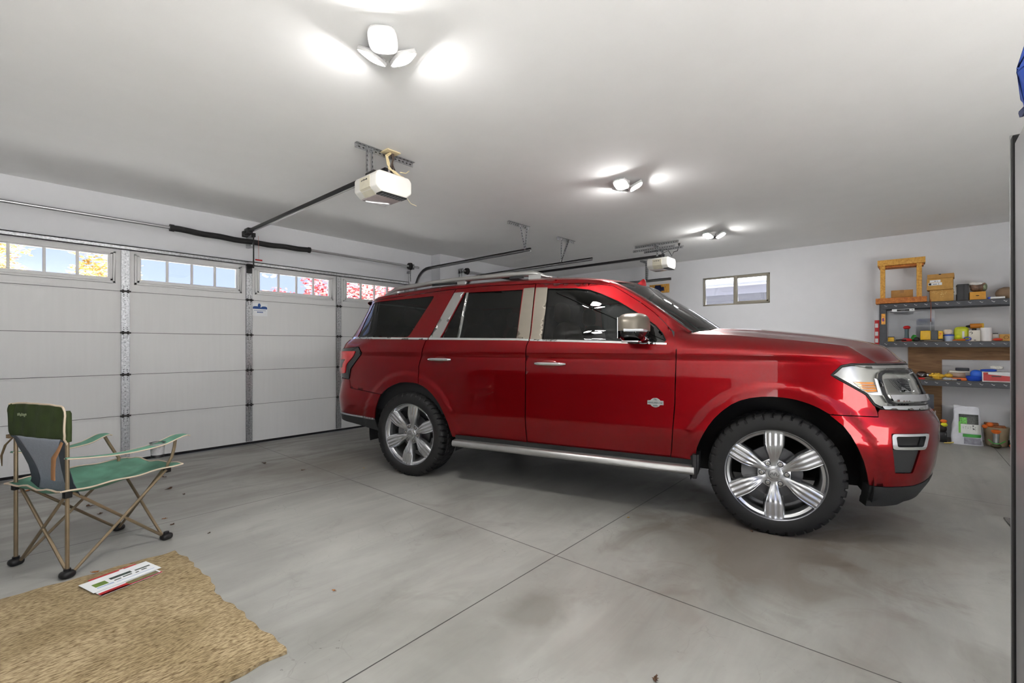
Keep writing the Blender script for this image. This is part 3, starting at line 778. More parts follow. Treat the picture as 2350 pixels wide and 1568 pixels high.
patch('belt_moulding',[(-1.311,1.353),(-.367,1.339),(-.254,1.333),(-.25,1.317),(-.364,1.321),(-1.304,1.333)],M_chrome,rdoor,o=-.004,th=.008,sz=.008)
handle(-1.285,-1.037,1.147,rdoor)
MB().ball(S(-1.16,1.14,.004),(.085,.010,.034),20,12).build('handle_recess',MATS['shaded_recess_red'],rdoor)

QP=[(-1.1,1.82),(-1.136,1.709),(-1.225,1.52),(-1.315,1.349),(-1.341,1.32),(-1.375,1.207),(-1.415,1.077),(-1.412,.936),(-1.412,.911),(-1.47,.918),(-1.556,.920),(-1.64,.913),(-1.72,.886),(-1.796,.851),(-1.845,.815),(-1.872,.790),(-2.336,.832),(-2.366,.918),(-2.332,1.025),(-2.154,1.202),(-2.213,1.268),(-2.50,1.25),(-2.47,1.34),(-2.42,1.45),(-2.35,1.60),(-2.262,1.75),(-1.80,1.775)]
QH=[(-2.20,1.735),(-1.642,1.752),(-1.335,1.765),(-1.352,1.719),(-1.566,1.360),(-2.33,1.366),(-2.29,1.55)]
qp=patch('quarter_panel',QP,M_paint,car,[roundpoly(QH,.03)])
patch('window_glass',roundpoly([(-2.215,1.74),(-1.642,1.757),(-1.325,1.772),(-1.342,1.719),(-1.556,1.355),(-2.345,1.36),(-2.30,1.55)],.02),M_glassD,qp,o=.006,th=.004)
patch('belt_moulding',[(-2.43,1.371),(-1.318,1.352),(-1.312,1.333),(-2.42,1.350)],M_chrome,qp,o=-.004,th=.008,sz=.008)
patch('tailgate_glass',[(-2.365,1.60),(-2.30,1.74),(UMIN,1.76),(UMIN,1.36),(-2.49,1.36),(-2.435,1.46)],M_blackg,car,mirror=True)
patch('tailgate',[(-2.52,1.345),(UMIN,1.345),(UMIN,.93),(-2.655,.93),(-2.655,1.238),(-2.515,1.252)],M_paint,car,mirror=True)
# tail lamp
TL=[(-2.645,1.236),(-2.50,1.245),(-2.216,1.262),(-2.158,1.202),(-2.339,1.028),(-2.369,.925),(-2.645,.935)]
tl=patch('tail_lamp',TL,M_blackg,car,o=-.008,th=.02)
M_tail=mat('tail_lamp_red',(206,12,24),.08,coat=1.,metal=.0)
patch('red_lens',roundpoly([(-2.63,1.215),(-2.247,1.22),(-2.300,1.155),(-2.405,1.075),(-2.43,.982),(-2.63,.97)],.02),M_tail,tl,o=-.016,th=.012)
patch('dark_insert',roundpoly([(-2.56,1.13),(-2.42,1.13),(-2.47,1.09),(-2.48,1.04),(-2.56,1.05)],.012),mat('tail_dark',(70,4,8),.1,coat=1.),tl,o=-.0175,th=.003)
RB=[(-2.341,.826),(-1.884,.786),(-1.921,.716),(-1.951,.640),(-1.975,.56),(-1.983,.533),(-2.629,.558),(UMIN,.56),(UMIN,.925),(-2.645,.925),(-2.372,.916)]
rb=patch('rear_bumper',RB,M_paint,car,mirror=True)
patch('bright_strip',[(-1.985,.538),(-2.629,.563),(UMIN,.563),(UMIN,.548),(-2.629,.545),(-1.985,.520)],M_steel,rb,o=-.006,th=.01,sz=.006,mirror=True)
patch('valance',[(-1.985,.520),(-2.62,.546),(UMIN,.546),(UMIN,.44),(-2.6,.475),(-2.335,.455),(-2.1,.425),(-1.963,.405),(-1.975,.46)],M_tex,rb,o=.004,mirror=True)

FE=[(.940,1.276),(.935,1.102),(.929,.851),(.904,.517),(.888,.412),(1.055,.410),(1.063,.47),(1.074,.544),(1.094,.60),(1.118,.652),(1.150,.71),(1.188,.765),(1.24,.822),(1.296,.869),(1.35,.899),(1.41,.919),(1.476,.931),(1.546,.935),(1.615,.931),(1.679,.921),(1.745,.900),(1.802,.874),(1.858,.839),(1.996,.837),(2.117,.836),(2.113,.865),(2.099,.905),(2.053,.969),(1.93,1.047),(1.868,1.087),(1.919,1.143),(1.973,1.161),(2.112,1.160),(2.125,1.168),(2.05,1.215),(1.98,1.272)]+[(u,pw(HOODZ,u)-.008) for u in (1.9,1.8,1.7,1.6,1.5,1.4,1.3,1.2,1.1,1.03)]+[(1.004,1.362),(.97,1.385),(.935,1.37),(.93,1.32)]
fe=patch('fender',FE,M_paint,car)
FBP=[(1.861,.832),(1.996,.831),(2.119,.830),(2.119,.86),(2.13,.876),(2.3,.872),(2.45,.866),(2.62,.862),(2.80,.862),(2.84,.72),(UMAX,.72),(UMAX,.46),(2.508,.437),(2.365,.404),(2.184,.391),(2.083,.397),(2.062,.479),(2.041,.552),(2.007,.634),(1.968,.713),(1.930,.769)]
fog=roundpoly([(2.184,.733),(2.42,.736),(2.391,.637),(2.188,.637)],.02)
itk=roundpoly([(2.192,.634),(2.356,.636),(2.327,.489),(2.222,.487)],.012)
hole=roundpoly([(2.182,.735),(2.422,.738),(2.393,.637),(2.358,.634),(2.329,.487),(2.220,.485),(2.190,.636)],.008)
fb=patch('front_bumper',FBP,M_paint,car,[hole],mirror=True)
twin(patch('fog_bezel',fog,M_chrome,fb,[roundpoly([(2.206,.718),(2.392,.721),(2.370,.655),(2.214,.653)],.012)],o=-.006,th=.03,su=.02,sz=.01))
twin(patch('fog_recess',fog,M_under,fb,o=.03))
twin(patch('air_intake',itk,M_tex,fb,o=.010))
patch('chin_spoiler',[(2.083,.394),(2.184,.387),(2.365,.400),(2.508,.433),(UMAX,.457),(UMAX,.33),(2.5,.30),(2.36,.285),(2.31,.262),(2.2,.25),(2.087,.247)],M_tex,fb,o=-.004,th=.10,mirror=True)
# grille across the nose
gr=patch('grille',[(2.66,.870),(UMAX,.870),(UMAX,1.155),(2.62,1.155),(2.60,1.05),(2.62,.95)],M_blackg,car,o=.03,mirror=True)
for z in (.90,.96,1.03,1.10):
    patch('grille_bar',[(2.63,z-.012),(UMAX,z-.012),(UMAX,z+.012),(2.63,z+.012)],M_chrome,gr,o=-.002,th=.03,sz=.008,mirror=True)
# headlamp
HL=[(1.872,1.087),(1.924,1.143),(1.975,1.155),(2.12,1.155),(2.62,1.150),(2.62,1.10),(2.60,1.02),(2.62,.96),(2.62,.868),(2.144,.884),(2.099,.908),(2.056,.971),(1.932,1.05)]
M_lampref=mat('lamp_reflector',(178,178,172),.22,.7,noise=.08,nscale=8)
hl=patch('headlamp',HL,M_lampref,car,o=.012,th=.02,edge=.012)
MB().tube([S(u,z,.002) for u,z in dense([HL[4],HL[3],HL[2],HL[1],HL[0],HL[-1],HL[-2],HL[-3],HL[-4],HL[-5]]+[HL[-5]],.03)[:-1]],.009,8).build('lamp_gasket',M_black,hl)
a=MB()
am=patch('amber_reflector',[(1.985,1.047),(2.098,1.046),(2.118,.990),(2.060,.984),(2.03,1.005)],mat('amber',(214,130,30),.25,coat=1.,noise=.2,nscale=30),hl,o=.002,th=.012)
for z in (1.032,1.016,1.001):
    a.tube([S(1.985+(1.047-z)*.9,z,0),S(2.05,z,-.001),S(2.11,z,0)],.0018,6)
a.build('reflector_ribs',M_chrome,am)
patch('white_surround',[(2.105,1.07),(2.13,1.065),(2.16,.985),(2.15,.965),(2.085,.968),(2.06,.978),(2.122,.985)],M_paper,hl,o=0,th=.012)
patch('clamp_bar',roundpoly([(2.60,1.118),(2.19,1.122),(2.155,1.117),(2.128,1.10),(2.121,1.070),(2.150,.965),(2.175,.918),(2.225,.905),(2.60,.902),(2.60,.916),(2.235,.918),(2.19,.935),(2.172,.965),(2.148,1.064),(2.152,1.088),(2.178,1.104),(2.60,1.100)],.004),M_blackg,hl,o=-.008,th=.018,su=.02,sz=.01)
patch('lamp_lens',roundpoly([(2.158,1.066),(2.21,1.072),(2.36,1.072),(2.42,1.060),(2.42,.985),(2.18,.981)],.012),M_clear,hl,o=-.004,th=.01)
m=MB()
for k in range(6): 
    z=1.0+k*.011; m.tube([S(2.29,z,.006),S(2.41,z,.006)],.002,6)
for k in range(5):
    m.tube([S(2.20+k*.012,1.065,.004),S(2.24+k*.016,1.02,.006),S(2.29+k*.02,.985,.004)],.002,6)
m.build('projector_ribs',M_chrome,hl)
patch('projector',[(2.28,1.062),(2.40,1.058),(2.41,.988),(2.30,.984)],mat('projector_dark',(70,72,76),.12,.6,noise=.3,nscale=20),hl,o=.008,th=.006)
patch('chrome_bar',roundpoly([(2.182,.972),(2.50,.968),(2.60,.966),(2.60,.930),(2.50,.926),(2.205,.930)],.01),M_chrome,hl,o=-.022,th=.03,su=.02,sz=.008)
patch('lower_bar',roundpoly([(2.139,.902),(2.60,.898),(2.60,.870),(2.152,.882)],.006),M_chrome,hl,o=-.014,th=.025,su=.02,sz=.008)
patch('upper_bar',roundpoly([(1.99,1.150),(2.58,1.148),(2.58,1.128),(2.25,1.132),(2.10,1.132)],.004),M_silver,hl,o=-.004,th=.02,su=.02,sz=.008)

# roof side (cantrail and A pillar)
APIL=[(1.012,1.37),(.918,1.443),(.795,1.544),(.66,1.642),(.519,1.731),(.45,1.768)]
bot=[(-2.262,1.755),(-1.80,1.780),(-1.102,1.826),(-.698,1.833),(-.259,1.822),(.233,1.794),(.44,1.758),(.556,1.684),(.663,1.612),(.764,1.533),(.838,1.460),(.897,1.394),(.925,1.370),(.965,1.392)]
topx=[.40,.33,.2,.0,-.2,-.4,-.6,-.8,-1.0,-1.2,-1.4,-1.6,-1.8,-2.0,-2.2,-2.30]
RS=bot+APIL+[(x,ze(x)-.02) for x in topx]
patch('cantrail',RS,M_paint,car,mirror=True,sz=.012,su=.03)
patch('scuttle_panel',[(.915,1.25),(1.06,1.25),(1.06,1.352),(1.02,1.372),(.96,1.405),(.915,1.40)],M_paint,car,o=.007,mirror=True)
# roof skin
def roof(u,v):
    x=-2.30+ (.40+2.30)*u
    q=abs(2*v-1); sgn=-1 if v<.5 else 1
    e=S(x,ze(x)-.02); y0=-e[1]
    c=1-q
    T=[(0,0),(.02,.012),(.05,.020),(.1,.026),(.25,.038),(.6,.056),(1.,.062)]
    zz=e[2]+pw(T,c)*(1-.5*sst(0,.45,x))
    bow=(1-q*q)
    xx=e[0]+bow*(.20*sst(-.1,.40,x)-.13*(1-sst(-2.30,-1.9,x)))
    zz-= .03*bow*(sst(.15,.40,x))*0
    return (xx, sgn*y0*q, zz)
rf=MB().grid(roof,60,48).build('roof',M_paint,car,ang=50)
# rear spoiler lip
MB().grid(lambda u,v:(lambda p:(p[0]-.05*math.sin(v*math.pi)-.02*v, p[1]*(1-.0*v), p[2]-.045*v-.012*math.sin(v*math.pi)*-1))(roof(0,u)),40,6).build('spoiler',M_paint,rf,ang=60)
# windscreen
Ah=[(1.012,1.37),(.918,1.443),(.795,1.544),(.66,1.642),(.519,1.731),(.45,1.768),(.40,ze(.40)-.02)]
def edgeA(t):
    f=t*(len(Ah)-1); i=min(len(Ah)-2,int(f)); w_=f-i
    u=Ah[i][0]*(1-w_)+Ah[i+1][0]*w_; z=Ah[i][1]*(1-w_)+Ah[i+1][1]*w_; return S(u,z)
CW=[(1.36,1.335),(1.20,1.43),(1.00,1.57),(.84,1.672),(.72,1.752),(.66,1.80),(.60,ze(.4)+.014)]
def wcen(t):
    f=t*(len(CW)-1); i=min(len(CW)-2,int(f)); w_=f-i
    return (CW[i][0]*(1-w_)+CW[i+1][0]*w_, CW[i][1]*(1-w_)+CW[i+1][1]*w_)
def gl(t,q):   # q in -1..1
    e=edgeA(t); yy=-(e[1])-.06; c=wcen(t); k=1-abs(q)**2.2
    ex,ez=e[0]+.012,e[2]+.008
    return (ex+(c[0]-ex)*k, yy*q, ez+(c[1]-ez)*k)
MB().grid(lambda u,v: gl(u,2*v-1),24,32).build('windscreen',M_glassW,car,ang=80)
def pil(sg):
    def fn(u,v):
        a=Vector(edgeA(u)); b=Vector(gl(u,-1)); p=a.lerp(b,v); p+=Vector((.008,-.006,.008))*math.sin(v*math.pi)
        return (p.x,sg*p.y*1.,p.z)
    return fn
for sg in (1,-1): MB().grid(pil(sg),24,6).build('windscreen_pillar',M_paint,car,ang=60)
for sg in (1,-1): MB().tube([gl(k/24,sg*.985) for k in range(25)],.006,6).build('windscreen_seal',M_black,car)
# hood
EZ=[(1.0,pw(HOODZ,1.0)-.012)]+[(u,pw(HOODZ,u)-.012) for u in (1.1,1.31,1.5,1.74,1.9)]+[(1.98,1.266),(2.05,1.209),(2.13,1.166)]
EZs=smooth_tab(EZ,3)
def nose(yq):
    lo,hi=2.0,UMAX
    for _ in range(22):
        md=(lo+hi)/2
        if -S(md,1.165)[1] > yq: lo=md
        else: hi=md
    return S((lo+hi)/2,1.165)[0]
def hood(u,v):
    q=2*v-1; a=abs(q); t=u
    ue=1.0+1.13*t; E=S(ue,ev(EZs,ue)); E1=S(2.13,1.166)
    yE=-E[1]; xn=nose(-E1[1]*a)
    xc=1.0+(xn-1.0)*t
    x=E[0]*a**6+xc*(1-a**6) if t<1 else xn
    x+=(1-t)*.30*(1-a*a)
    xr=1.0+t*1.30
    zt=pw(HOODZ,xr)-.012
    k=a**10
    zz=E[2]*k+zt*(1-k)
    crown=.022*(1-a**8)+.034*(1-a*a)+.010*(1-sst(.60,.74,a))
    zz+=crown*(1-t**8)
    if t>.90:
        g=(t-.90)/.10; zz=zz*(1-g*g)+1.166*g*g
    return (x, yE*q, zz)
NH=[0,.05,.1,.18,.26,.34,.42,.5,.58,.66,.72,.77,.81,.85,.88,.90,.92,.94,.955,.97,.982,.991,1.0]
m=MB(); m.grid(lambda u,v: hood(NH[round(u*(len(NH)-1))],v), len(NH)-1, 64)
m.grid(lambda u,v:(lambda p:(p[0]+.006*math.sin(u*2),p[1],p[2]-.012*u))(hood(1.,v)),2,64)
m.build('hood',M_paint,car,ang=60)
# cowl and wiper
m=MB(); m.grid(lambda u,v:(lambda p:(p[0]-.10+.16*u, p[1], p[2]-.02-.012*u))(hood(0,.04+.92*v)),3,40); m.build('cowl',M_black,car)
m=MB(); m.tube([(1.06,-.62,1.395),(1.14,-.55,1.402),(1.25,-.30,1.415),(1.30,-.05,1.412)],[.014,.012,.008,.006],8); m.tube([(1.02,-.70,1.385),(1.09,-.55,1.392),(1.19,-.30,1.412),(1.26,.05,1.42)],.007,6); m.cyl((1.06,-.62,1.36),(1.06,-.62,1.405),.018,10)
m.build('wiper',M_black,car)
# antenna fin on the roof
m=MB(); m.prism([(-.07,-.02),(.035,-.02),(.02,.02),(-.03,.062),(-.05,.064),(-.06,.045)],-.018,.018,0,Matrix.Translation((.475,.0,1.855)) @ Matrix.Rotation(R(90),4,'X') @ Matrix.Rotation(R(180),4,'Y')); m.build('antenna_fin',M_paint,car,bevel=.006)
# roof rails
def rail(sg):
    pts=[]; rr=[]
    for k in range(41):
        t=k/40; x=-2.06+t*1.92; e=min(1,t/.09,(1-t)/.10); e=e*e*(3-2*e)
        pts.append((x,sg*(.745-.01*t),ze(x)+.010+.042*e)); rr.append(.010+.012*e)
    m=MB(); m.tube(pts,rr,12,flat=1.15)
    for x in (-1.95,-1.1,-.3):
        m.box((x,sg*.745,ze(x)+.022),(.12,.02,.045))
    r=m.build('roof_rail',M_silver,car,bevel=0)
    for x,w_ in ((-1.28,.30),(-.48,.14)): MB().box((x,sg*.752,ze(x)+.022),(w_,.02,.02)).build('rail_gap_dark',M_black,r,smooth=False)  # black boxes stand in for the dark gaps under the rail
rail(-1); rail(1)
# running board
m=MB(); prof=[(-1.045,.395),(-1.035,.412),(-1.0,.416),(-.86,.412),(-.86,.36),(-1.0,.352),(-1.035,.358),(-1.047,.372)]
n=len(prof); vs=[(x,y,z) for x in (-1.0,1.06) for y,z in prof]; m.add(vs,[tuple(range(n)),tuple(range(2*n-1,n-1,-1))]+[(i,n+i,n+(i+1)%n,(i+1)%n) for i in range(n)])
m.build('running_board',mat('satin_silver_step',(170,170,168),.35,.8,noise=.04),car,bevel=.006)
m=MB(); m.bx(-1.0,1.07,-.98,-.90,.40,.45); m.build('sill',M_under,car)
m=MB(); m.bx(1.045,1.075,-1.03,-.88,.33,.50); m.prism([(1.03,.48),(1.09,.50),(1.085,.36),(1.06,.335),(1.045,.40)],.86,1.0,0,Matrix.Rotation(R(90),4,'X')); m.build('mud_flap',M_black,car,bevel=.004)
# dark shell inside the skin, floor pan, wheel wells
def archpts(h,r,n=22,zb=.43):
    a0=math.asin(max(-1,(zb-HZ)/r)); return [(h+r*math.cos(a0+(math.pi-2*a0)*k/n), HZ+r*math.sin(a0+(math.pi-2*a0)*k/n)) for k in range(n+1)]
lin=[(-2.62,.56)]+[p for p in reversed(archpts(HUBR,.535))]+[p for p in reversed(archpts(HUBF,.545))]+[(2.6,.47),(2.6,1.10),(2.0,1.12),(1.2,1.22),(.9,1.26),(-.2,1.29),(-1.4,1.31),(-2.30,1.33),(-2.6,1.2)]
sh=patch('inner_shell',lin,M_under,car,o=.045,mirror=True)
m=MB()
for h in (HUBF,HUBR):
    rr=.54
    for sg in (-1,1):
        Mx=Matrix.Translation((h,0,HZ)) @ Matrix.Rotation(R(-90),4,'X')
        # half-cylinder well
        vs=[];fs=[];K=28
        for k in range(K+1):
            a=R(-12)+R(204)*k/K
            for yy in (.945,.55): vs.append((h+rr*math.cos(a),sg*yy,HZ+rr*math.sin(a)))
        for k in range(K): fs.append((2*k,2*k+2,2*k+3,2*k+1))
        m.add(vs,fs)
        vs=[(h+rr*math.cos(R(-12)+R(204)*k/K),sg*.55,HZ+rr*math.sin(R(-12)+R(204)*k/K)) for k in range(K+1)]; m.add(vs,[tuple(range(K+1))])
m.bx(-2.45,2.25,-.55,.55,.36,.62); m.bx(-.98,.95,-.9,.9,.33,.50); m.bx(-2.5,-2.12,-.7,.7,.50,.6); m.bx(2.12,2.35,-.55,.55,.42,.7)
m.cyl((HUBF,-.8,HZ),(HUBF,.8,HZ),.05,12); m.cyl((HUBR,-.8,HZ),(HUBR,.8,HZ),.06,12)
m.tube([(-1.0,.3,.33),(-1.6,.35,.40),(-2.5,.45,.36)],.045,10)
m.build('chassis',M_under,car)
# far side skin, mirrored from the near one
for src in (door,rdoor,qp,fe,hl,tl):
    c=src.copy(); COL.objects.link(c); c.scale=(1,-1,1)
    for g in src.children:
        if g.name.split('.')[0] in ('window_glass','pillar_trim','belt_moulding','red_lens','chrome_bar','lower_bar','clamp_bar'):
            d=g.copy(); COL.objects.link(d); d.parent=c
# interior
M_seat=mat('seat_leather',(72,60,54),.5,noise=.1); M_trim=mat('cabin_trim',(26,26,28),.6)
m=MB(); m.bx(-2.2,.95,-.84,.84,.55,.62); m.grid(lambda u,v:(.55+.50*u, -.82+1.64*v, 1.10+.16*math.sin(u*2.2)),8,10); m.bx(.60,.98,-.84,.84,.62,1.12)
m.bx(-2.2,.9,-.90,-.86,.62,1.27); m.bx(-2.2,.9,.86,.90,.62,1.27); m.build('cabin',M_trim,car)
m=MB(); m.bx(-2.15,.35,-.80,.80,1.775,1.785); m.build('headliner',mat('headliner_grey',(120,116,110),.9),car,smooth=False)
def seat(x,y,w=.50):
    m=MB(); m.ball((x,y,.86),(.27,w/2,.10),20,12,e=.6); m.ball((x-.30,y,1.16),(.10,w/2,.34),20,14,e=.6,M=None); m.ball((x-.36,y,1.585),(.055,.14,.095),18,12,e=.7); m.cyl((x-.36,y-.05,1.45),(x-.36,y-.05,1.55),.008,8); m.cyl((x-.36,y+.05,1.45),(x-.36,y+.05,1.55),.008,8)
    m.bx(x-.2,x+.15,y-w/2+.05,y+w/2-.05,.60,.80)
    return m.build('seat',M_seat,car)
seat(.20,-.42); seat(.20,.42); seat(-.75,-.45); seat(-.75,.45); seat(-1.6,-.4); seat(-1.6,.4)
m=MB(); Mx=Matrix.Translation((.50,.42,1.20)) @ Matrix.Rotation(R(-65),4,'Y'); m.tube([(.185*math.cos(a),.185*math.sin(a),0) for a in [k*math.pi/16 for k in range(32)]],.015,8,closed=True,M=Mx); m.box((0,0,-.02),(.12,.16,.04),M=Mx); m.box((0,0,-.01),(.03,.36,.02),M=Mx); m.build('steering_wheel',M_trim,car)
m=MB(); m.ball((.55,0,1.68),(.02,.12,.04),14,8,e=.6); m.cyl((.55,0,1.70),(.62,0,1.77),.012,8); m.build('rear_view_mirror',M_trim,car)
# door mirror
Mm=Matrix.Translation((.655,-1.15,1.402))
def mshape(sx,sy,sz,x=0,y=0,z=0,e=.55,cut=None):
    m=MB(M=Mm); 
    def fn(u,v):
        a=2*math.pi*u; b=math.pi*(v-.5); P=lambda t,e_: math.copysign(abs(t)**e_,t)
        px=sx*P(math.cos(b),e)*P(math.cos(a),e); py=sy*P(math.cos(b),e)*P(math.sin(a),e); pz=sz*P(math.sin(b),e)
        k=1-.28*(py<0)*(-py/sy)   # slimmer at the outer end
        px*=k; pz=pz*(1-.18*(-py/sy if py<0 else 0))
        if cut: pz=max(cut[0],min(cut[1],pz))
        return (x+px,y+py,z+pz)
    m.grid(fn,32,20,closeu=True); return m
mir=mshape(.112,.158,.108,cut=(-.022,.2)).build('mirror',M_satin,car,ang=50)
mshape(.104,.148,.100,cut=(-.2,-.020)).build('mirror_base',M_blackg,mir,ang=50)
m=MB(M=Mm); m.tube([(-.03,-.158,-.02),(.05,-.145,-.02),(.088,-.11,-.02),(.098,-.02,-.02)],.011,8); m.build('turn_signal',mat('signal_clear',(220,224,230),.1,.4,coat=1.),mir)
m=MB(M=Mm); m.box((.01,-.09,-.098),(.12,.12,.012)); m.build('puddle_lamp',M_chrome,mir,bevel=.004)
m=MB(M=Mm); m.tube([(.02,.06,-.05),(.04,.11,-.075),(.07,.20,-.085)],[.055,.05,.045],12,flat=.6); m.build('mirror_arm',M_blackg,mir)
m=MB(M=Mm); m.box((-.085,-.0,.0),(.006,.22,.15)); m.build('mirror_glass',M_chrome,mir,bevel=.002)

# ---- wheels
TR=.410
def tyre_mesh():
    half=[(.296,-.112),(.302,-.128),(.315,-.138),(.335,-.1425),(.355,-.143),(.372,-.140),(.384,-.136),(.392,-.131),(.398,-.125),(.403,-.117),(.4065,-.108)]
    prof=half+[(.4085+.0015*(1-abs(y)/.1),y) for y in [-.098+.196*k/26 for k in range(27)]]+[(r,-y) for r,y in reversed(half)]
    NT=528; vs=[]; fs=[]; P=len(prof); K=44
    for i in range(NT):
        th=2*math.pi*i/NT; ph=(th*K/(2*math.pi))
        for r,y in prof:
            ay=abs(y); d=0
            if r>.376:
                if ay>.052:
                    fr=(ph+.35*(ay-.05)/.08+(.5 if y>0 else 0))%1
                    lim=.372+ (.012 if int(ph+(.5 if y>0 else 0))%2 else 0)
                    if fr<.24 and r>lim: d=.011
                    elif ay>.095 and r>.39: d=-.002
                elif ay>.042+.006*math.sin(ph*math.pi*2): d=.010
                else:
                    fr=(ph+y*9)%1
                    if fr<.2: d=.009
                    elif abs(y)<.006: d=.008
            rr=r-d
            vs.append((rr*math.sin(th),y,rr*math.cos(th)))
    for i in range(NT):
        j=(i+1)%NT
        for k in range(P-1): fs.append((i*P+k,i*P+k+1,j*P+k+1,j*P+k))
    vs=[(x,y,max(z,-HZ+.001)) if z<-.35 else (x,y,z) for x,y,z in vs]
    return vs,fs
tv,tf=tyre_mesh()
M_tyre=mat('tyre_rubber',(11,11,12),.72,noise=.25,nscale=12,bump=.06,bscale=300)
M_alloy=mat('machined_alloy',(196,197,199),.24,.92,noise=.05,nscale=6)
M_barrel=mat('wheel_barrel',(150,151,154),.22,.9)
def wheel(x,sg,rot,full=True):
    t=MB().add(tv,tf).build('tire',M_tyre,car,ang=28,loc=(x,sg*.8425,HZ))
    if sg>0: t.rotation_euler=(0,0,math.pi)
    Mr=Matrix.Rotation(R(90),4,'X')   # lathe z axis -> -y (outwards)
    m=MB(M=Mr)
    # lip and barrel (z = outward)
    m.lathe([(.296,.102),(.309,.116),(.309,.124),(.303,.130),(.297,.128),(.291,.112),(.285,.098),(.272,.070),(.266,.02),(.262,-.10),(.27,-.12)],96)
    bar=m.build('wheel_rim',M_barrel,t,ang=40)
    if full: MB(M=Mr).lathe([(.262,.060),(.268,.085),(.272,.100),(.276,.1035),(.292,.109),(.299,.114)],96).build('rim_flange',M_alloy,t,ang=40)
    if not full: return t
    m=MB(M=Mr)
    for k in range(6):
        a=R(rot)+k*math.pi/3; Ms=Matrix.Rotation(a,4,'Z')
        W=[(.055,.020),(.085,.026),(.12,.036),(.16,.050),(.20,.0585),(.235,.060),(.285,.060),(.299,.060)]
        def fn(u,v,Ms=Ms):
            r=.050+(.299-.050)*u; t_=2*v-1
            wd=pw(W,r); x_=wd*t_
            base=.088+.030*sst(.06,.20,r)
            k1=sst(.10,.17,r)
            rid=.0022*k1*math.cos(t_*math.pi*3.6)*(1 if abs(t_)<.83 else 0)
            edge=-.012*max(0,(abs(t_)-.86)/.14)**1.5
            cup=-.006*(1-sst(.08,.14,r))*(1-abs(t_))*0
            z=base+rid+edge-.004*t_*t_
            rr=math.sqrt(max(0,r*r)) 
            if r>.28: z+= .004*(r-.28)/.02
            return (r,x_,z) if True else None
        m.grid(fn,26,28,0,Ms)
        for s_ in (-1,1):   # side walls of the spoke
            def sd(u,v,s_=s_):
                r=.050+(.299-.050)*u; wd=pw(W,r); base=.088+.030*sst(.06,.20,r)
                return (r,s_*(wd+.006*v),base-.016-.034*v)
            m.grid(sd,20,2,0,Ms)
        # pocket wall between the spokes near the hub
    m.build('spoke_face',M_alloy,t,ang=40)
    m=MB(M=Mr)
    for k in range(6):
        a=R(rot+30)+k*math.pi/3; Ms=Matrix.Rotation(a,4,'Z')
        m.prism([(.03,-.028),(.088,-.036),(.098,-.026),(.098,.026),(.088,.036),(.03,.028)],.05,.083,0,Ms)
    m.cyl((0,0,.03),(0,0,.098),.052,36); m.build('hub_face',M_alloy,t,bevel=.003)
    for k in range(6):
        a=R(rot+30)+k*math.pi/3; cx_,cz_=.075*math.cos(a),.075*math.sin(a)
        m=MB(M=Mr); m.lathe([(.0175,.083),(.0175,.086),(.0135,.084),(.0135,.072)],20,1,Matrix.Translation((cx_,cz_,0))); m.cyl((cx_,cz_,.07),(cx_,cz_,.094),.0105,6,0,.009)
        m.build('lug_nut',[mat('lug_steel',(150,146,140),.4,.8),M_black],t)
    m=MB(M=Mr); m.cyl((0,0,.098),(0,0,.104),.036,36,0,.033); cap=m.build('center_cap',mat('cap_silver',(178,178,178),.3,.85),t,bevel=.001)
    m=MB(M=Mr); 
    m.tube([(-.026,-.003,.1045),(-.020,-.008,.1045),(-.018,.004,.1045),(-.010,.010,.1045),(-.006,-.006,.1045),(.0,-.010,.1045),(.003,.004,.1045),(.008,.011,.1045),(.014,.004,.1045),(.014,-.010,.1045),(.022,-.012,.1045),(.028,-.004,.1045)],.0016,6)
    m.tube([(.031*math.cos(a),.031*math.sin(a),.1045) for a in [k*math.pi/20 for k in range(40)]],.0008,5,closed=True)
    m.build('cap_emblem',M_dsteel,t) 
    m=MB(M=Mr); m.cyl((0,0,-.02),(0,0,.015),.175,48); m.cyl((0,0,.0),(0,0,.05),.085,24); m.build('brake_disc',mat('disc_steel',(96,96,98),.4,.8,noise=.1),t)
    m=MB(M=Mr)
    for r0,r1,a0,a1 in ((.10,.20,150,215),):
        K=10; vs=[]; 
        for zz in (-.045,.045):
            for k in range(K+1): a=R(a0+(a1-a0)*k/K); vs+=[(r0*math.cos(a),r0*math.sin(a),zz),(r1*math.cos(a),r1*math.sin(a),zz)]
        o_=2*(K+1); fs=[]
        for k in range(K): fs+=[(2*k,2*k+2,2*k+3,2*k+1),(o_+2*k,o_+2*k+1,o_+2*k+3,o_+2*k+2),(2*k+1,2*k+3,o_+2*k+3,o_+2*k+1),(2*k,o_+2*k,o_+2*k+2,2*k+2)]
        fs+=[(0,1,o_+1,o_),(2*K,o_+2*K,o_+2*K+1,2*K+1)]
        m.add(vs,fs)
    m.build('brake_caliper',mat('caliper_grey',(120,120,122),.5,.3),t,bevel=.004)
    # grey blocks behind the spokes (hub carrier vanes)
    return t
wheel(HUBF,-1,90); wheel(HUBR,-1,82); wheel(HUBF,1,60,False); wheel(HUBR,1,60,False)
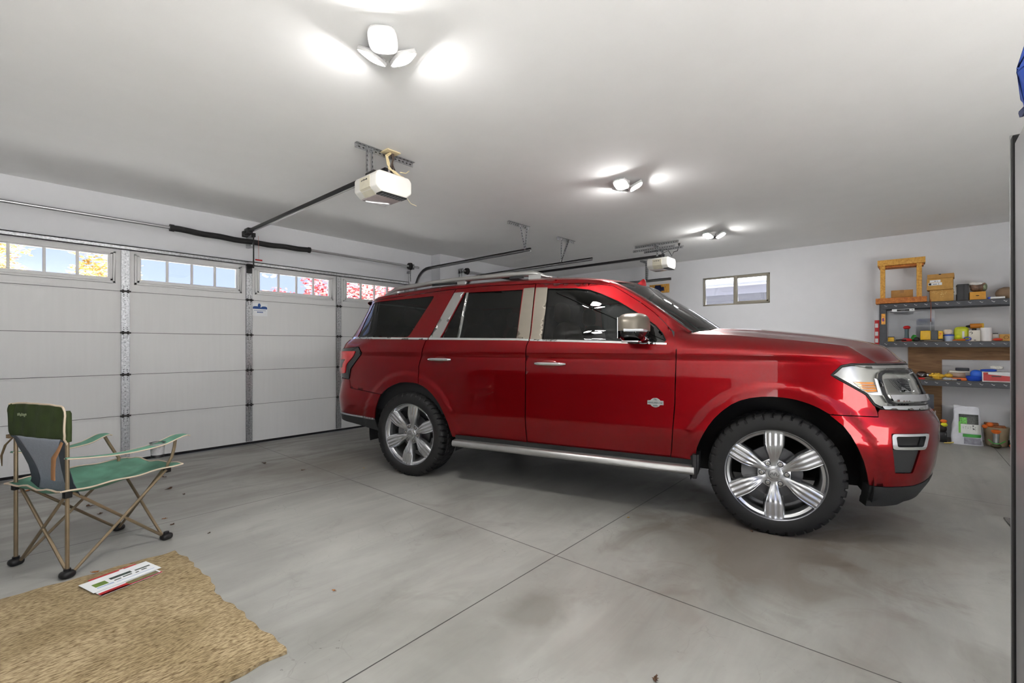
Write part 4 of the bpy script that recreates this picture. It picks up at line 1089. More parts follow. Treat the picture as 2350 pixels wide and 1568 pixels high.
# ------------------------------------------------------------------ folding camp chair (local: x forward, y left)
M_tube=mat('bronze_tube',(138,122,98),.42,.55,noise=.1); M_gf=mat('forest_green_cloth',(44,58,20),.85,noise=.25,nscale=14,bump=.1,bscale=300)
M_tf=mat('teal_green_cloth',(92,138,118),.85,noise=.22,nscale=10,bump=.1,bscale=300); M_pip=mat('beige_piping',(196,180,160),.8)
M_mesh=mat('grey_mesh_cloth',(136,142,152),.9,noise=.06,nscale=80); M_side=mat('slate_cloth',(66,72,80),.9,noise=.1); M_strap=mat('tan_strap',(150,108,72),.8,noise=.12)
ch=thing('camp_chair','green folding camp chair with grey mesh back beside the rug','chair',(.433,3.79,0),R(22.7))
bl,br_,fl,fr_=(-.262,.232),(-.262,-.232),(.262,.232),(.262,-.232)
SZ=.475; r_=.0095
def leg(*pts,rr=r_): return MB().tube(pts,rr,10).build('leg',M_tube,ch)
def P3(p,z): return (p[0],p[1],z)
leg(P3(bl,.02),P3(bl,.90)); leg(P3(br_,.02),P3(br_,.89))
# crossed tubes: back, sides, front
def xt(a,za,b,zb,off=0.):
    a=Vector(P3(a,za)); b=Vector(P3(b,zb)); n=Vector((-(b-a).y,(b-a).x,0)).normalized()*off
    MB().tube([a+n,b+n],.0085,10).build('cross_tube',M_tube,ch)
I=.02
xt((-.262,.215),.46,(-.262,-.205),.03,.010); xt((-.262,-.215),.46,(-.262,.205),.03,-.010)
xt((-.235,-.232),.46,(.245,-.232),.03,.010); xt((-.235,-.232),.03,(.255,-.232),.46,-.010)
xt((-.235,.232),.46,(.245,.232),.03,.010); xt((-.235,.232),.03,(.255,.232),.46,-.010)
xt((.262,-.205),.03,(.262,.215),.46,.010); xt((.262,.205),.03,(.262,-.215),.46,-.010)
for p in (bl,br_,fl,fr_):
    m=MB(); m.ball((p[0],p[1],.020),(.034,.030,.020),14,8,e=.7); m.cyl(P3(p,.01),P3(p,.05),.016,10); m.build('foot_cap',M_black,ch)
for p in (bl,br_): MB().box((p[0],p[1],.455),(.034,.03,.035)).build('joint_block',M_black,ch,bevel=.004)
for p in (fl,fr_): MB().box((p[0]+.005,p[1],.455),(.034,.03,.030)).build('joint_block',M_black,ch,bevel=.004)
# front arm posts
for sg in (1,-1):
    MB().tube([(.262,sg*.232,.455),(.268,sg*.24,.50),(.285 if sg<0 else .25,sg*.25,.54),(.30 if sg<0 else .22,sg*.252,.60),(.305 if sg<0 else .195,sg*.255,.655)],.0095,10).build('arm_post',M_tube,ch)
# seat cloth
def seatf(u,v):
    x=-.30+.64*u; q=2*v-1
    y=q*(.255+.02*u)
    sag=.085*(1-q*q)*math.sin(math.pi*min(1,u*1.02))**.6*(.5+.5*(1-u)) 
    front=.0
    z=.482-sag+.004*math.sin(17*u+5*q)+.006*math.sin(9*q+3*u)
    if q>0: z+=.012*math.sin(u*3.1)
    return (x,y,z)
s=MB().grid(seatf,26,22).build('seat',M_tf,ch,ang=70); sm=s.modifiers.new('t','SOLIDIFY'); sm.thickness=.003
m=MB(); edgepts=[seatf(u/20,0) for u in range(21)]; m.tube(edgepts,.005,6); m.tube([seatf(u/20,1) for u in range(21)],.005,6); m.tube([seatf(0,v/12) for v in range(13)],.005,6); m.tube([seatf(1,v/12) for v in range(13)],.005,6)
m.build('seat_piping',M_pip,ch)
# back
def back(u,v):   # u 0 bottom..1 top, v 0 right .. 1 left (y)
    z=.435+.515*u; q=2*v-1
    wd=pw([(.435,.235),(.50,.19),(.58,.185),(.66,.205),(.74,.24),(.78,.262),(.92,.258),(.95,.235)],z)
    x=-.205-.07*sst(0,.75,u) + .035*(1-q*q)*sst(.3,.8,u)*-1*(.5) 
    x=x-.012*(1 if abs(q)>.9 and u>.6 else 0)
    z+= -.012*abs(q)**3*(1 if u>.9 else 0)+ .0
    x+=.004*math.sin(14*q+9*u)*sst(.5,.7,u)
    return (x,q*wd,z)
def region(name,u0,u1,v0f,v1f,mt,par=ch,off=0,nu=20,nv=16):
    def fn(a,b):
        u=u0+(u1-u0)*a; v=v0f(u)+(v1f(u)-v0f(u))*b; p=back(u,v); return (p[0]-off,p[1],p[2])
    o=MB().grid(fn,nu,nv).build(name,mt,par,ang=70); md=o.modifiers.new('t','SOLIDIFY'); md.thickness=.003; return o
ins=lambda u: pw([(0,.20),(.15,.20),(.35,.17),(.5,.14),(.62,.10)],u)
bk=region('backrest',.62,1.0,lambda u:0,lambda u:1,M_gf,nu=16,nv=30)
region('mesh_panel',0,.625,lambda u:ins(u),lambda u:1-ins(u),M_mesh,ch,.002)
region('side_panel',0,.625,lambda u:0,lambda u:ins(u)+.005,M_side); region('side_panel',0,.625,lambda u:1-ins(u)-.005,lambda u:1,M_side)
m=MB(); m.tube([back(1,v/16) for v in range(17)],.005,6); m.tube([back(.45+.55*u/12,0) for u in range(13)],.005,6); m.build('back_piping',M_pip,ch)
m=MB(M=Matrix.Translation((-.302,.09,.885)) @ Matrix.Rotation(R(-90),4,'Z') @ Matrix.Rotation(R(90),4,'X'))
for k in range(7): m.box((-.035+.012*k,.003*math.sin(k*2.3),0),(.009,.014+.004*math.sin(k*3),.002))
m.build('printed_mark',mat('faded_print',(140,150,120),.8),bk,smooth=False)
# sleeves of the back cloth on the posts
for p in (bl,br_):
    m=MB(); m.tube([P3(p,.745),P3(p,.82),P3(p,.90),P3(p,.915)],[.018,.019,.018,.012],12); m.build('post_sleeve',M_gf,ch)
# arm rests
def arm(sg):
    def fn(u,v):
        x=-.275+(.66 if sg<0 else .50)*u; w_=pw([(0,.012),(.12,.02),(.35,.034),(.75,.05),(.93,.05),(1,.022)],u); z=.655-.028*math.sin(math.pi*min(1,u*1.1))+.018*sst(.7,.92,u)-.01*sst(.95,1,u)
        q=2*v-1; return (x,sg*(.245+.012*u)+q*w_,z+ .008*(1-q*q))
    o=MB().grid(fn,24,8).build('armrest',M_tf,ch,ang=70); md=o.modifiers.new('t','SOLIDIFY'); md.thickness=.005
    m=MB(); m.tube([fn(k/20,0) for k in range(21)],.004,6); m.tube([fn(k/20,1) for k in range(21)],.004,6); m.build('armrest_piping',M_pip,o)
arm(1); arm(-1)
m=MB(); m.lathe([(.040,0),(.038,-.03),(.034,-.085)],16,0,Matrix.Translation((.19,-.258,.648))); m.build('cup_holder',mat('cup_mesh',(150,150,152),.8,noise=.15,nscale=60),ch)
m=MB(); m.lathe([(.035,-.07),(.036,-.088),(.0,-.09)],16,0,Matrix.Translation((.19,-.258,.648))); m.lathe([(.044,.014),(.030,.012)],16,0,Matrix.Translation((.19,-.258,.640)));m.build('cup_base',M_black,ch)
# straps
m=MB(); m.tube([(-.27,-.215,.76),(-.285,-.20,.70),(-.30,-.19,.66),(-.30,-.185,.60),(-.295,-.175,.54)],[.010,.014,.020,.018,.018],8,flat=.25); m.build('strap',M_strap,ch)
m=MB(); m.tube([(-.27,.245,.74),(-.29,.27,.70),(-.30,.285,.64),(-.30,.28,.58)],[.010,.012,.010,.004],8,flat=.3); m.box((-.275,.25,.75),(.03,.03,.02)); m.build('strap',mat('brown_strap',(112,92,66),.8),ch)

# ------------------------------------------------------------------ rug and leaflets
def rug_mat():
    m=bpy.data.materials.new('beige_rug'); m.use_nodes=True; nt=m.node_tree; b=nt.nodes['Principled BSDF']; N=nt.nodes.new; L=nt.links.new
    co=N('ShaderNodeTexCoord')
    mp=N('ShaderNodeMapping'); mp.inputs['Scale'].default_value=(45,160,60); mp.inputs['Rotation'].default_value=(0,0,R(-3)); L(co.outputs['Object'],mp.inputs[0])
    n1=N('ShaderNodeTexNoise'); n1.inputs['Scale'].default_value=1.; n1.inputs['Detail'].default_value=3; L(mp.outputs[0],n1.inputs[0])
    n2=N('ShaderNodeTexNoise'); n2.inputs['Scale'].default_value=3.2; n2.inputs['Detail'].default_value=5; n2.inputs['Distortion'].default_value=.8; L(co.outputs['Object'],n2.inputs[0])
    r1=N('ShaderNodeValToRGB'); r1.color_ramp.elements[0].position=.30; r1.color_ramp.elements[1].position=.62; r1.color_ramp.elements[0].color=srgb(106,88,63); r1.color_ramp.elements[1].color=srgb(178,160,128); L(n1.outputs[0],r1.inputs[0])
    r2=N('ShaderNodeValToRGB'); r2.color_ramp.elements[0].position=.36; r2.color_ramp.elements[1].position=.66; r2.color_ramp.elements[0].color=(.84,.82,.76,1); r2.color_ramp.elements[1].color=(1.12,1.12,1.12,1); L(n2.outputs[0],r2.inputs[0])
    mx=N('ShaderNodeMix'); mx.data_type='RGBA'; mx.blend_type='MULTIPLY'; mx.inputs[0].default_value=1; L(r1.outputs[0],mx.inputs[6]); L(r2.outputs[0],mx.inputs[7]); L(mx.outputs[2],b.inputs['Base Color'])
    b.inputs['Roughness'].default_value=.95; b.inputs['Specular IOR Level'].default_value=.15
    bp=N('ShaderNodeBump'); bp.inputs['Strength'].default_value=.7; bp.inputs['Distance'].default_value=.006; L(n1.outputs[0],bp.inputs['Height']); L(bp.outputs[0],b.inputs['Normal'])
    return m
RX0,RX1,RY0,RY1=-1.0,.76,1.93,3.40
def rugf(u,v):
    x=RX0+(RX1-RX0)*u; y=RY0+(RY1-RY0)*v
    x+= .035*(1-v)*u + (.010*math.sin(v*23)+.012*math.sin(v*9+1)+.005*math.sin(v*71))*sst(.97,1,u)
    y+= (.006*math.sin(u*31)+.004*math.sin(u*77))*(sst(.98,1,v)-sst(.02,0,v))
    z=.012+.006*math.sin(x*5+y*3)*math.sin(y*7+1)*1. + .004*math.sin(y*16+x*4)*sst(.3,1,u)
    z+= -.004*math.exp(-((y-2.62-.03*x)/.012)**2)
    if y>2.95 and y<3.42 and x>.2 and x<.7: z=.012
    return (x,y,max(z,.005))
rg=MB().grid(rugf,110,100); n0=len(rg.v)
bd=[rugf(k/110,0) for k in range(111)]+[rugf(1,k/100) for k in range(1,101)]+[rugf(1-k/110,1) for k in range(1,111)]+[rugf(0,1-k/100) for k in range(1,100)]
vs=bd+[(x,y,.0005) for x,y,z in bd]; nB=len(bd); rg.add(vs,[(i,(i+1)%nB,nB+(i+1)%nB,nB+i) for i in range(nB)])
rug=rg.build('rug',rug_mat(),ang=60); tag(rug,'beige looped rug with wavy edge lying on the concrete near the camera','rug')
def card(name,label,corner,ex,ey,w,h,z,deco,base=M_paper,grp=None):
    a=math.atan2(ey,ex)
    o=MB().bx(0,w,0,h,0,.0016).build(name,base,None,smooth=False); o.location=(corner[0],corner[1],z); o.rotation_euler=(0,0,a); tag(o,label,'leaflet',grp)
    for nm,mt,rects in deco:
        m=MB()
        for x0,x1,y0,y1 in rects: m.bx(x0,x1,y0,y1,.0016,.0021)
        m.build(nm,mt,o,smooth=False)
    return o
# upper white flyer: long side runs away from the camera to the right
cA=Vector((.306,3.30)); cB=Vector((.562,3.165))
M_pg=mat('print_green',(104,132,56),.5,noise=.3,nscale=40); M_pd=mat('print_dark',(60,72,68),.5,noise=.5,nscale=60)
M_pr=mat('print_red',(190,40,44),.5); M_pb=mat('print_blue',(150,170,210),.5)
# local x = along the long edge (towards +X world), y = up the page
def rectdeco():
    return [('picture',M_pg,[(.03,.085,.055,.105)]),('text_block',M_pd,[(.105,.20,.085,.112),(.215,.285,.085,.10)]),
            ('text_line',M_pb,[(.03,.10,.035,.045),(.11,.28,.03,.034)]),('photo_strip',M_pd,[(.11,.14,.055,.066),(.15,.19,.060,.072),(.205,.22,.055,.066),(.235,.26,.062,.074)])]
d=Vector((.578-.366,3.155-3.0))
ang=math.atan2(.125,.285)
card('leaflet','white flyer with a green picture lying on top of the red flyers',(.345,3.098),math.cos(R(14)),math.sin(R(14)),.30,.165,.0215,rectdeco())
card('leaflet','red bordered flyer mostly hidden, its edge showing in front of the white flyer',(.370,3.045),math.cos(R(15)),math.sin(R(15)),.27,.17,.0165,[('header',M_pr,[(0,.27,0,.014),(0,.12,0,.04)]),('photo',mat('print_olive',(120,112,70),.5,noise=.4,nscale=30),[(.12,.26,.016,.05)]),('slogan',M_paper,[(.02,.09,.018,.023),(.13,.262,.008,.014)])])
card('leaflet','red flyer peeping out behind the white flyer',(.375,3.165),math.cos(R(13)),math.sin(R(13)),.21,.135,.0190,[('logo',M_paper,[(.13,.15,.115,.125)]),('dark_corner',M_pd,[(.15,.17,.10,.12)])],M_pr)
# fallen leaves
M_leaf=mat('dry_leaf',(150,96,44),.8,noise=.3,nscale=60); M_leafd=mat('dark_leaf',(84,58,38),.85,noise=.3,nscale=60); M_leafy=mat('yellow_leaf',(206,160,50),.8,noise=.2)
def leafm(s,mt,seed):
    rnd=random.Random(seed)
    m=MB(); pts=[]
    for k in range(14):
        a=2*math.pi*k/14; rr=s*(.55+.45*(k%2))*(.8+.4*rnd.random()); pts.append((rr*math.cos(a),rr*.7*math.sin(a),.004+.5*s*abs(math.sin(a*1.5))*rnd.random()))
    vs=[(0,0,.003)]+pts; m.add(vs,[(0,i+1,(i+1)%14+1) for i in range(14)]); m.tube([(0,0,.003),(-s*.8,0,.004),(-s*1.3,.1*s,.006)],.0012,5)
    return m.build('fallen_leaf',mt,None,ang=60)
LV=[((.22,5.80),.045,0,'curled brown leaf behind the camp chair, left of the bigger yellow one'),((.40,5.58),.060,2,'yellow leaf on the floor seen through the camp chair legs'),
((.52,4.885),.028,1,'small dark leaf beyond the chair legs, the upper one of two'),((.545,4.596),.022,1,'small dark leaf beyond the chair legs, the lower one of two'),
((1.114,5.422),.026,1,'small leaf near the garage door, right of the chair and topmost there'),((1.05,4.94),.028,1,'flat dark leaf right of the chair seat, middle of a scattered row'),
((1.09,4.662),.016,1,'tiny dark leaf right of the chair seat, nearest of a scattered row'),((.84,4.11),.018,0,'tan leaf scrap just above the chair front foot'),
((.85,3.93),.022,1,'thin dark leaf scrap right of the chair front foot'),((.385,3.385),.024,0,'brown leaf on the rug edge above the flyers'),((.978,3.568),.010,1,'tiny dark crumb on the bare floor right of the chair'),
((1.95,5.25),.030,1,'dark leaf on the damp floor left of the rear wheel'),((2.1,4.65),.022,1,'dark leaf scrap beside the floor joint left of the rear wheel'),((2.55,4.25),.016,2,'small tan leaf scrap beside the rear tyre'),
((3.10,1.55),.010,2,'tiny yellow leaf scrap on the floor between the two wheels'),((3.42,.80),.016,1,'dark leaf scrap on the floor in front of the front tyre'),((1.17,2.24),.014,0,'tan crumb on the floor right of the rug'),((1.66,.72),.018,1,'dark leaf scrap at the very bottom right of the floor')]
for i,((x,y),s_,k,lab) in enumerate(LV):
    o=leafm(s_,[M_leaf,M_leafd,M_leafy][k],i); zz=0.001
    if i==9: zz=.016
    o.location=(x,y,zz); o.rotation_euler=(0,0,i*1.3); tag(o,lab,'leaf','fallen leaves scattered on the concrete')
# grey mat by the tall cabinet
m=MB(); m.prism([(4.90,-.54),(4.10,-.58),(4.12,-1.25),(4.98,-1.2)],.001,.012); o=m.build('doormat',mat('grey_mat',(120,118,116),.95,noise=.35,nscale=60,bump=.5,bscale=200),bevel=.003); tag(o,'grey speckled mat corner on the floor at the right edge','mat')

# ------------------------------------------------------------------ steel rack on the far wall
XR=8.30; YL=.29; YR=-1.62; DP=.44
M_rack=mat('charcoal_steel',(66,68,72),.45,.5,noise=.12,nscale=30); M_slot=mat('bright_slot',(206,206,206),.4)
rk=thing('shelving_rack','charcoal steel garage shelving rack with three loaded shelves against the far wall','shelf',(XR,(YL+YR)/2,0))
def rl(y): return y-(YL+YR)/2
for yy in (YL-.037,YR+.037):
    for xx,sg in ((0,1),(DP,-1)):
        sgn=1 if yy>-.5 else -1
        m=MB(); y_=rl(yy)
        m.bx(xx-.002*sg,xx+.0,y_-.037,y_+.037,0,1.86) if False else m.bx(min(xx,xx+.003*sg),max(xx,xx+.003*sg),y_-.037,y_+.037,0,1.86)
        ye=y_+.037*sgn; m.bx(min(xx,xx+.04*sg),max(xx,xx+.04*sg),ye-.003,ye,0,1.86)
        m.build('upright',M_rack,rk,smooth=False)
for zt in (1.868,1.333,.815):
    m=MB(); a,b=rl(YR),rl(YL)
    for xx in (-.004,DP+.001): m.bx(xx,xx+.004,a,b,zt-.072,zt); 
    m.bx(-.004,.02,a,b,zt-.004,zt); m.bx(-.004,.012,a,b,zt-.074,zt-.070)
    for yy in (a,b-.004): m.bx(0,DP,yy,yy+.004,zt-.07,zt)
    bm_=m.build('shelf_beam',M_rack,rk,smooth=False)
    m=MB(); k=b-.075
    while k>a+.03:
        sg=1
        m.bx(-.0062,-.0045,k-.004,k+.004,-.0,.0) if False else None
        for j in range(6):
            t=j/5; m.box((-.0055,k+.016-.020*t,zt-.024-.016*t),(.002,.006,.006)); 
            if j<4: m.box((-.0055,k-.004-.011*t,zt-.040+.014*t),(.002,.0045,.0045))
        k-=.1045
    m.build('slot_clips',M_slot,bm_,smooth=False)
    MB().bx(.012,DP-.005,a+.01,b-.01,zt-.012,zt+.002).build('shelf_board',mat('shelf_board',(196,180,160),.7,noise=.06),rk,smooth=False)
# backing boards leaning on the wall behind the rack
m=MB(); m.prism([(-.02,0.0),(-.02,1.26),(-1.62,1.26),(-1.62,1.085),(-.378,1.085),(-.378,0)],8.77,8.795,0,Matrix(((0,0,1,0),(1,0,0,0),(0,1,0,0),(0,0,0,1))))
o=m.build('backing_board',M_osb,smooth=False); tag(o,'brown L-shaped wood board against the wall behind the shelving rack','board')
# clear sheet and long grey panels on the wall behind the upper shelves
o=MB().bx(8.70,8.705,-.30,.20,1.34,1.78).build('plastic_sheet',M_clear,smooth=False); tag(o,'clear plastic sheet behind the red handled tool on the middle shelf','plastic sheet')

# ---- items on the top shelf
Z1=1.872; Z2=1.337; Z3=.819
fr=thing('wooden_stand','pine wooden frame with thick orange base on the left of the top shelf','wooden frame',(8.32,.06,1.872))
m=MB(); m.bx(-.05,.19,-.27,.27,0,.075); m.build('base',wood('orange_pine',(168,92,30),(206,128,50)),fr,bevel=.002,bseg=1)
for y0 in (-.22,.165): MB().bx(-.02,.02,y0,y0+.055,.075,.54).build('post',M_pine,fr,bevel=.003)
MB().bx(-.03,.20,-.255,.25,.535,.615).build('top_rail',M_pine,fr,bevel=.004)
MB().bx(.01,.19,-.24,.235,.505,.535).build('under_rail',MATS['orange_pine'],fr,bevel=.003)
for y0 in (-.21,.17): MB().bx(.10,.13,y0,y0+.04,.075,.51).build('post',M_pine,fr,bevel=.003)
o=MB().bx(-.05,.05,-.115,.118,0,.110).build('cardboard_box',M_card,bevel=.003); o.location=(8.42,.045,1.948); tag(o,'small plain cardboard box standing inside the wooden frame','box')
MB().bx(-.0515,-.05,-.02,.02,.07,.109).build('tape',mat('brown_tape',(160,112,58),.4),o,smooth=False)
bx1=thing('cardboard_box','brown glitter-patterned box under the shoe box on the top shelf','box',(8.40,-.355,Z1))
MB().bx(-.09,.12,-.115,.115,0,.150).build('body',M_card2,bx1,bevel=.003)
m=MB()
for k in range(70):
    y_=random.uniform(-.105,.105); z_=random.uniform(.03,.145)
    if z_>.05+abs(y_)*.7: m.box((-.0915,y_,z_),(.002,random.uniform(.004,.009),random.uniform(.003,.006)),M=None)
m.build('glitter_print',mat('glitter',(236,214,150),.4),bx1,smooth=False)
bx2=thing('shoe_box','tan shoe box with white labels stacked on the glitter-patterned box','box',(8.39,-.345,Z1+.152),R(-4))
MB().bx(-.11,.13,-.125,.130,0,.15).build('body',M_card2,bx2,bevel=.003)
m=MB(); m.bx(-.118,.138,-.135,.125,.150,.208); m.build('lid',mat('lid_tan',(190,142,76),.75,noise=.06),bx2,bevel=.006)
m=MB(); m.bx(-.112,-.110,-.02,.115,.06,.095); m.bx(-.112,-.110,-.005,.10,.100,.130); lb_=m.build('paper_label',M_paper,bx2,smooth=False)
m=MB(); m.bx(-.1135,-.112,.085,.11,.064,.09); 
for k in range(4): m.bx(-.1135,-.112,.06-.010*k,.068-.010*k,.072,.08)
m.bx(-.1135,-.112,.01,.014,.066,.088); m.bx(-.1135,-.112,.04,.055,.110,.117); m.bx(-.1135,-.112,.02,.03,.110,.115)
m.build('label_print',M_black,bx2,smooth=False)
MB().bx(-.121,-.118,-.01,.012,.195,.2075).build('lid_notch',M_black,bx2,smooth=False)
o=MB().box((0,0,.075),(.10,.004,.10)).build('white_card',M_paper,smooth=False)
bpy.data.objects.remove(o)
wc=thing('white_card','white slotted card leaning right of the shoe box','card',(8.37,-.472,Z1+.08))
MB().bx(-.01,-.004,-.05,.03,0,.10).build('sheet',M_paper,wc,smooth=False); m=MB(); m.bx(-.0115,-.01,.0,.015,.06,.07); m.bx(-.0115,-.01,-.008,.006,.03,.04); m.build('print_mark',M_black,wc,smooth=False)
o=MB().bx(-.06,.10,-.055,.055,0,.21).build('grey_bin',mat('charcoal_plastic',(62,62,64),.6,noise=.1),bevel=.006); o.location=(8.38,-.556,Z1); tag(o,'upright charcoal bin between the shoe box and the orange box on the top shelf','bin')
for yy in (-.012,): MB().bx(-.0615,-.058,yy-.004,yy+.010,.01,.20).build('seam',M_black,o,smooth=False)
o=MB().bx(-.05,.11,-.075,.070,0,.100).build('orange_box',mat('mustard_card',(222,160,58),.6,noise=.06),bevel=.004); o.location=(8.37,-.690,Z1); tag(o,'mustard box beneath the crumpled bag of supplies on the top shelf','box')
m=MB(); m.ball((0,0,0),(.006,.016,.006)); k_=m.build('emblem',M_leafd,o); k_.location=(-.051,0,.05)
def crumple(name,c,r,mt,label,cat,seed,parent=None,e=.8,amp=.16,loc=None):
    rnd=random.Random(seed); ph=[rnd.uniform(0,6) for _ in range(9)]
    m=MB()
    def fn(u,v):
        a=2*math.pi*u; b=math.pi*(v-.5)
        k=1+amp*(math.sin(3*a+ph[0]+2*b)*.5+math.sin(5*a+ph[1]-3*b)*.3+math.sin(7*b+ph[2]+2*a)*.3+math.sin(11*a+ph[3]+5*b)*.2)*math.cos(b)
        P=lambda t: math.copysign(abs(t)**e,t)
        return (r[0]*k*P(math.cos(b))*P(math.cos(a)), r[1]*k*P(math.cos(b))*P(math.sin(a)), r[2]*(1+.0)*P(math.sin(b))*(1+amp*.5*math.sin(4*a+ph[4])*max(0,math.sin(b))))
    m.grid(fn,28,16,closeu=True); o=m.build(name,mt,parent,ang=60)
    if parent is None: o.location=c; tag(o,label,cat)
    else: o.location=c
    return o
bgp=crumple('bag_of_supplies',(8.40,-.700,Z1+.166),(.075,.075,.060),mat('printed_bag',(120,92,72),.4,noise=.8,nscale=22),'crumpled printed bag resting on the mustard box and charcoal bin','bag',3,e=.7)
m=MB(); m.ball((-.01,.01,.040),(.070,.075,.026),16,8,e=.8); m.build('white_top',mat('crumpled_white',(226,224,222),.5,noise=.15,nscale=20),bgp)
m=MB(); m.ball((-.01,-.055,-.005),(.065,.030,.056),16,10); m.build('green_end',mat('olive_wrap',(140,150,120),.5,noise=.4,nscale=30),bgp)
tube=thing('foil_tube','flat white tube with blue tip lying on the top shelf','tube',(8.37,-.85,Z1+.0))
MB().box((0,-.02,.013),(.06,.13,.026)).build('body',M_paper,tube,bevel=.006); MB().box((-.0,.05,.014),(.055,.03,.027)).build('blue_tip',M_blue,tube,bevel=.005)
crumple('brown_bag',(8.50,-.955,Z1+.074),(.085,.085,.074),mat('kraft_bag',(150,126,102),.8,noise=.1),'brown paper bag slumped on the top shelf near the tall grey cabinet','bag',5,e=.8,amp=.12)
gb=crumple('seed_bag',(8.40,-1.125,Z1+.13),(.09,.075,.13),mat('olive_bag',(122,118,100),.6,noise=.3,nscale=18),'olive bag with a green leafy picture at the right end of the top shelf','bag',8,e=.6,amp=.08)
m=MB(); m.ball((-.07,.02,.03),(.04,.045,.04),12,8); m.build('green_picture',mat('leaf_print',(96,170,54),.5,noise=.5,nscale=50),gb)
m=MB(); m.tube([(-.08,.08,.11),(-.09,.0,.14),(-.08,-.07,.13)],.012,8); m.build('dark_band',M_black,gb)

# stickers, level and hanging tape on the rack
o=MB().bx(-.003,.0,-.118,.118,-.018,.018).build('name_strip',M_paper,smooth=False); o.parent=rk; o.location=(-.008,.034-(YL+YR)/2,1.770); o['label']='black and white name strip'; del_=0
MB().bx(-.0045,-.003,-.065,.065,-.014,.014).build('black_field',M_black,o,smooth=False); m=MB()
for k in range(5): m.bx(-.0055,-.0045,-.02+.009*k,-.013+.009*k,-.003,.003)
m.bx(-.0055,-.003,-.105,-.09,-.004,.006); m.build('marks',M_grey,o,smooth=False)
o=MB().bx(-.002,.0,-.024,.020,-.075,.075).build('sticker',mat('sticker_orange',(232,160,60),.5,noise=.3,nscale=40),smooth=False); o.location=(8.297,.247,1.655); tag(o,'orange sticker on the left upright of the rack','sticker')
m=MB(); m.box((-.0028,.0,-.01),(.001,.022,.045)); m.build('purple_figure',mat('sticker_purple',(110,50,110),.5,noise=.4,nscale=60),o,smooth=False)
o=MB().tube([(8.285,-.248,1.90),(8.284,-.25,1.80),(8.286,-.247,1.60)],.0035,6).tube([(8.286,-.247,1.60),(8.286,-.247,1.48)],.0015,5,1).build('cord',[mat('rust_cord',(150,80,60),.7),M_paper]); tag(o,'thin rust coloured cord hanging from the wooden frame on the top shelf','cord')
lv=thing('spirit_level','long red level with white windows standing behind the left upright of the rack','level',(8.60,.325,1.255))
MB().bx(-.012,.012,-.030,.030,-1.255,.40).build('body',M_red,lv,bevel=.003)
for z0 in (.10,.20,.32): MB().bx(-.0145,-.012,-.012,.024,z0-.03,z0+.03).build('window',M_paper,lv,smooth=False)

# ---- items on the middle shelf
X2=8.40
def item(name,label,cat,loc,rz=0.): return thing(name,label,cat,loc,rz)
t=item('fishing_reel_case','small yellow case at the left end of the middle shelf','case',(X2,.165,Z2)); MB().box((0,0,.03),(.08,.07,.06)).build('body',M_yel,t,bevel=.008); MB().box((0,-.002,.064),(.082,.074,.008)).build('lid',M_black,t,bevel=.002)
o=crumple('white_cloth',(X2+.05,.09,Z2+.022),(.04,.04,.02),M_paper,'small white cloth between the yellow case and the red handled tool','cloth',11)
hd=item('hand_punch','red knobbed tool with grey shaft standing on the middle shelf','tool',(X2,-.005,Z2))
m=MB(); m.lathe([(0,0),(.05,0),(.06,.012),(.055,.035),(.03,.045),(.0,.05)],24); m.build('red_base',M_red,hd)
MB().lathe([(.034,.040),(.024,.055),(.021,.12),(.023,.175)],20).build('shaft',mat('slate_plastic',(72,90,96),.5),hd)
MB().ball((0,0,.195),(.040,.040,.026),24,12).build('red_knob',M_red,hd)
t=item('pliers','black pliers lying left of the red handled tool','pliers',(X2-.06,.052,Z2+.003)); m=MB(); m.tube([(0,.06,.012),(0,.0,.02),(0,-.05,.012)],.008,8); m.tube([(.02,.06,.02),(0,.0,.022),(-.02,-.05,.02)],.008,8); m.build('handles',M_black,t)
o=crumple('green_rag',(X2+.06,-.082,Z2+.045),(.035,.030,.045),M_green,'green cloth bundle right of the red handled tool on the middle shelf','cloth',12,amp=.25)
o=crumple('black_strap_bundle',(X2-.03,-.108,Z2+.028),(.030,.030,.028),M_black,'tangled black strap left of the yellow drill case','strap',13,amp=.3)
dc=item('drill_case','yellow and black tool case on the middle shelf','tool case',(X2,-.245,Z2)); 
MB().bx(-.06,.06,-.005,.10,.02,.145).build('yellow_half',M_yel,dc,bevel=.008); MB().bx(-.062,.062,-.075,-.005,.02,.145).build('grey_band',mat('case_grey',(80,84,88),.5),dc,bevel=.006); MB().bx(-.06,.06,-.125,-.075,.03,.14).build('yellow_half',M_yel,dc,bevel=.012)
MB().bx(-.06,.06,-.13,.10,0,.02).build('foot',M_black,dc,bevel=.004); m=MB(); m.box((-.062,-.10,.10),(.003,.02,.018)); m.box((-.062,-.09,.075),(.003,.02,.01)); m.build('stamp',M_orange,dc)
o=MB().tube([(0,.10,.006),(.0,.0,.012),(0,-.09,.004)],[.006,.010,.006],8).build('wood_chisel',mat('taupe_tool',(120,110,98),.6)); o.location=(8.335,-.28,Z2); tag(o,'slim taupe tool lying in front of the yellow drill case','tool')
bt=item('blue_lidded_tub','pale tub with blue lid and paper roll on it on the middle shelf','tub',(X2+.004,-.427,Z2)); MB().lathe([(.0,0),(.045,0),(.052,.06),(.052,.075)],20).build('tub',mat('pale_blue_tub',(176,190,214),.4),bt); MB().lathe([(.056,.072),(.056,.088),(.0,.092)],20).build('lid',M_blue,bt); MB().ball((0,.01,.125),(.04,.045,.036),12,8,e=.6).build('paper_roll',mat('pale_paper',(232,216,196),.7,noise=.1),bt)
ly=item('lime_bag','lime yellow bag with white print on the middle shelf','bag',(X2+.03,-.550,Z2)); 
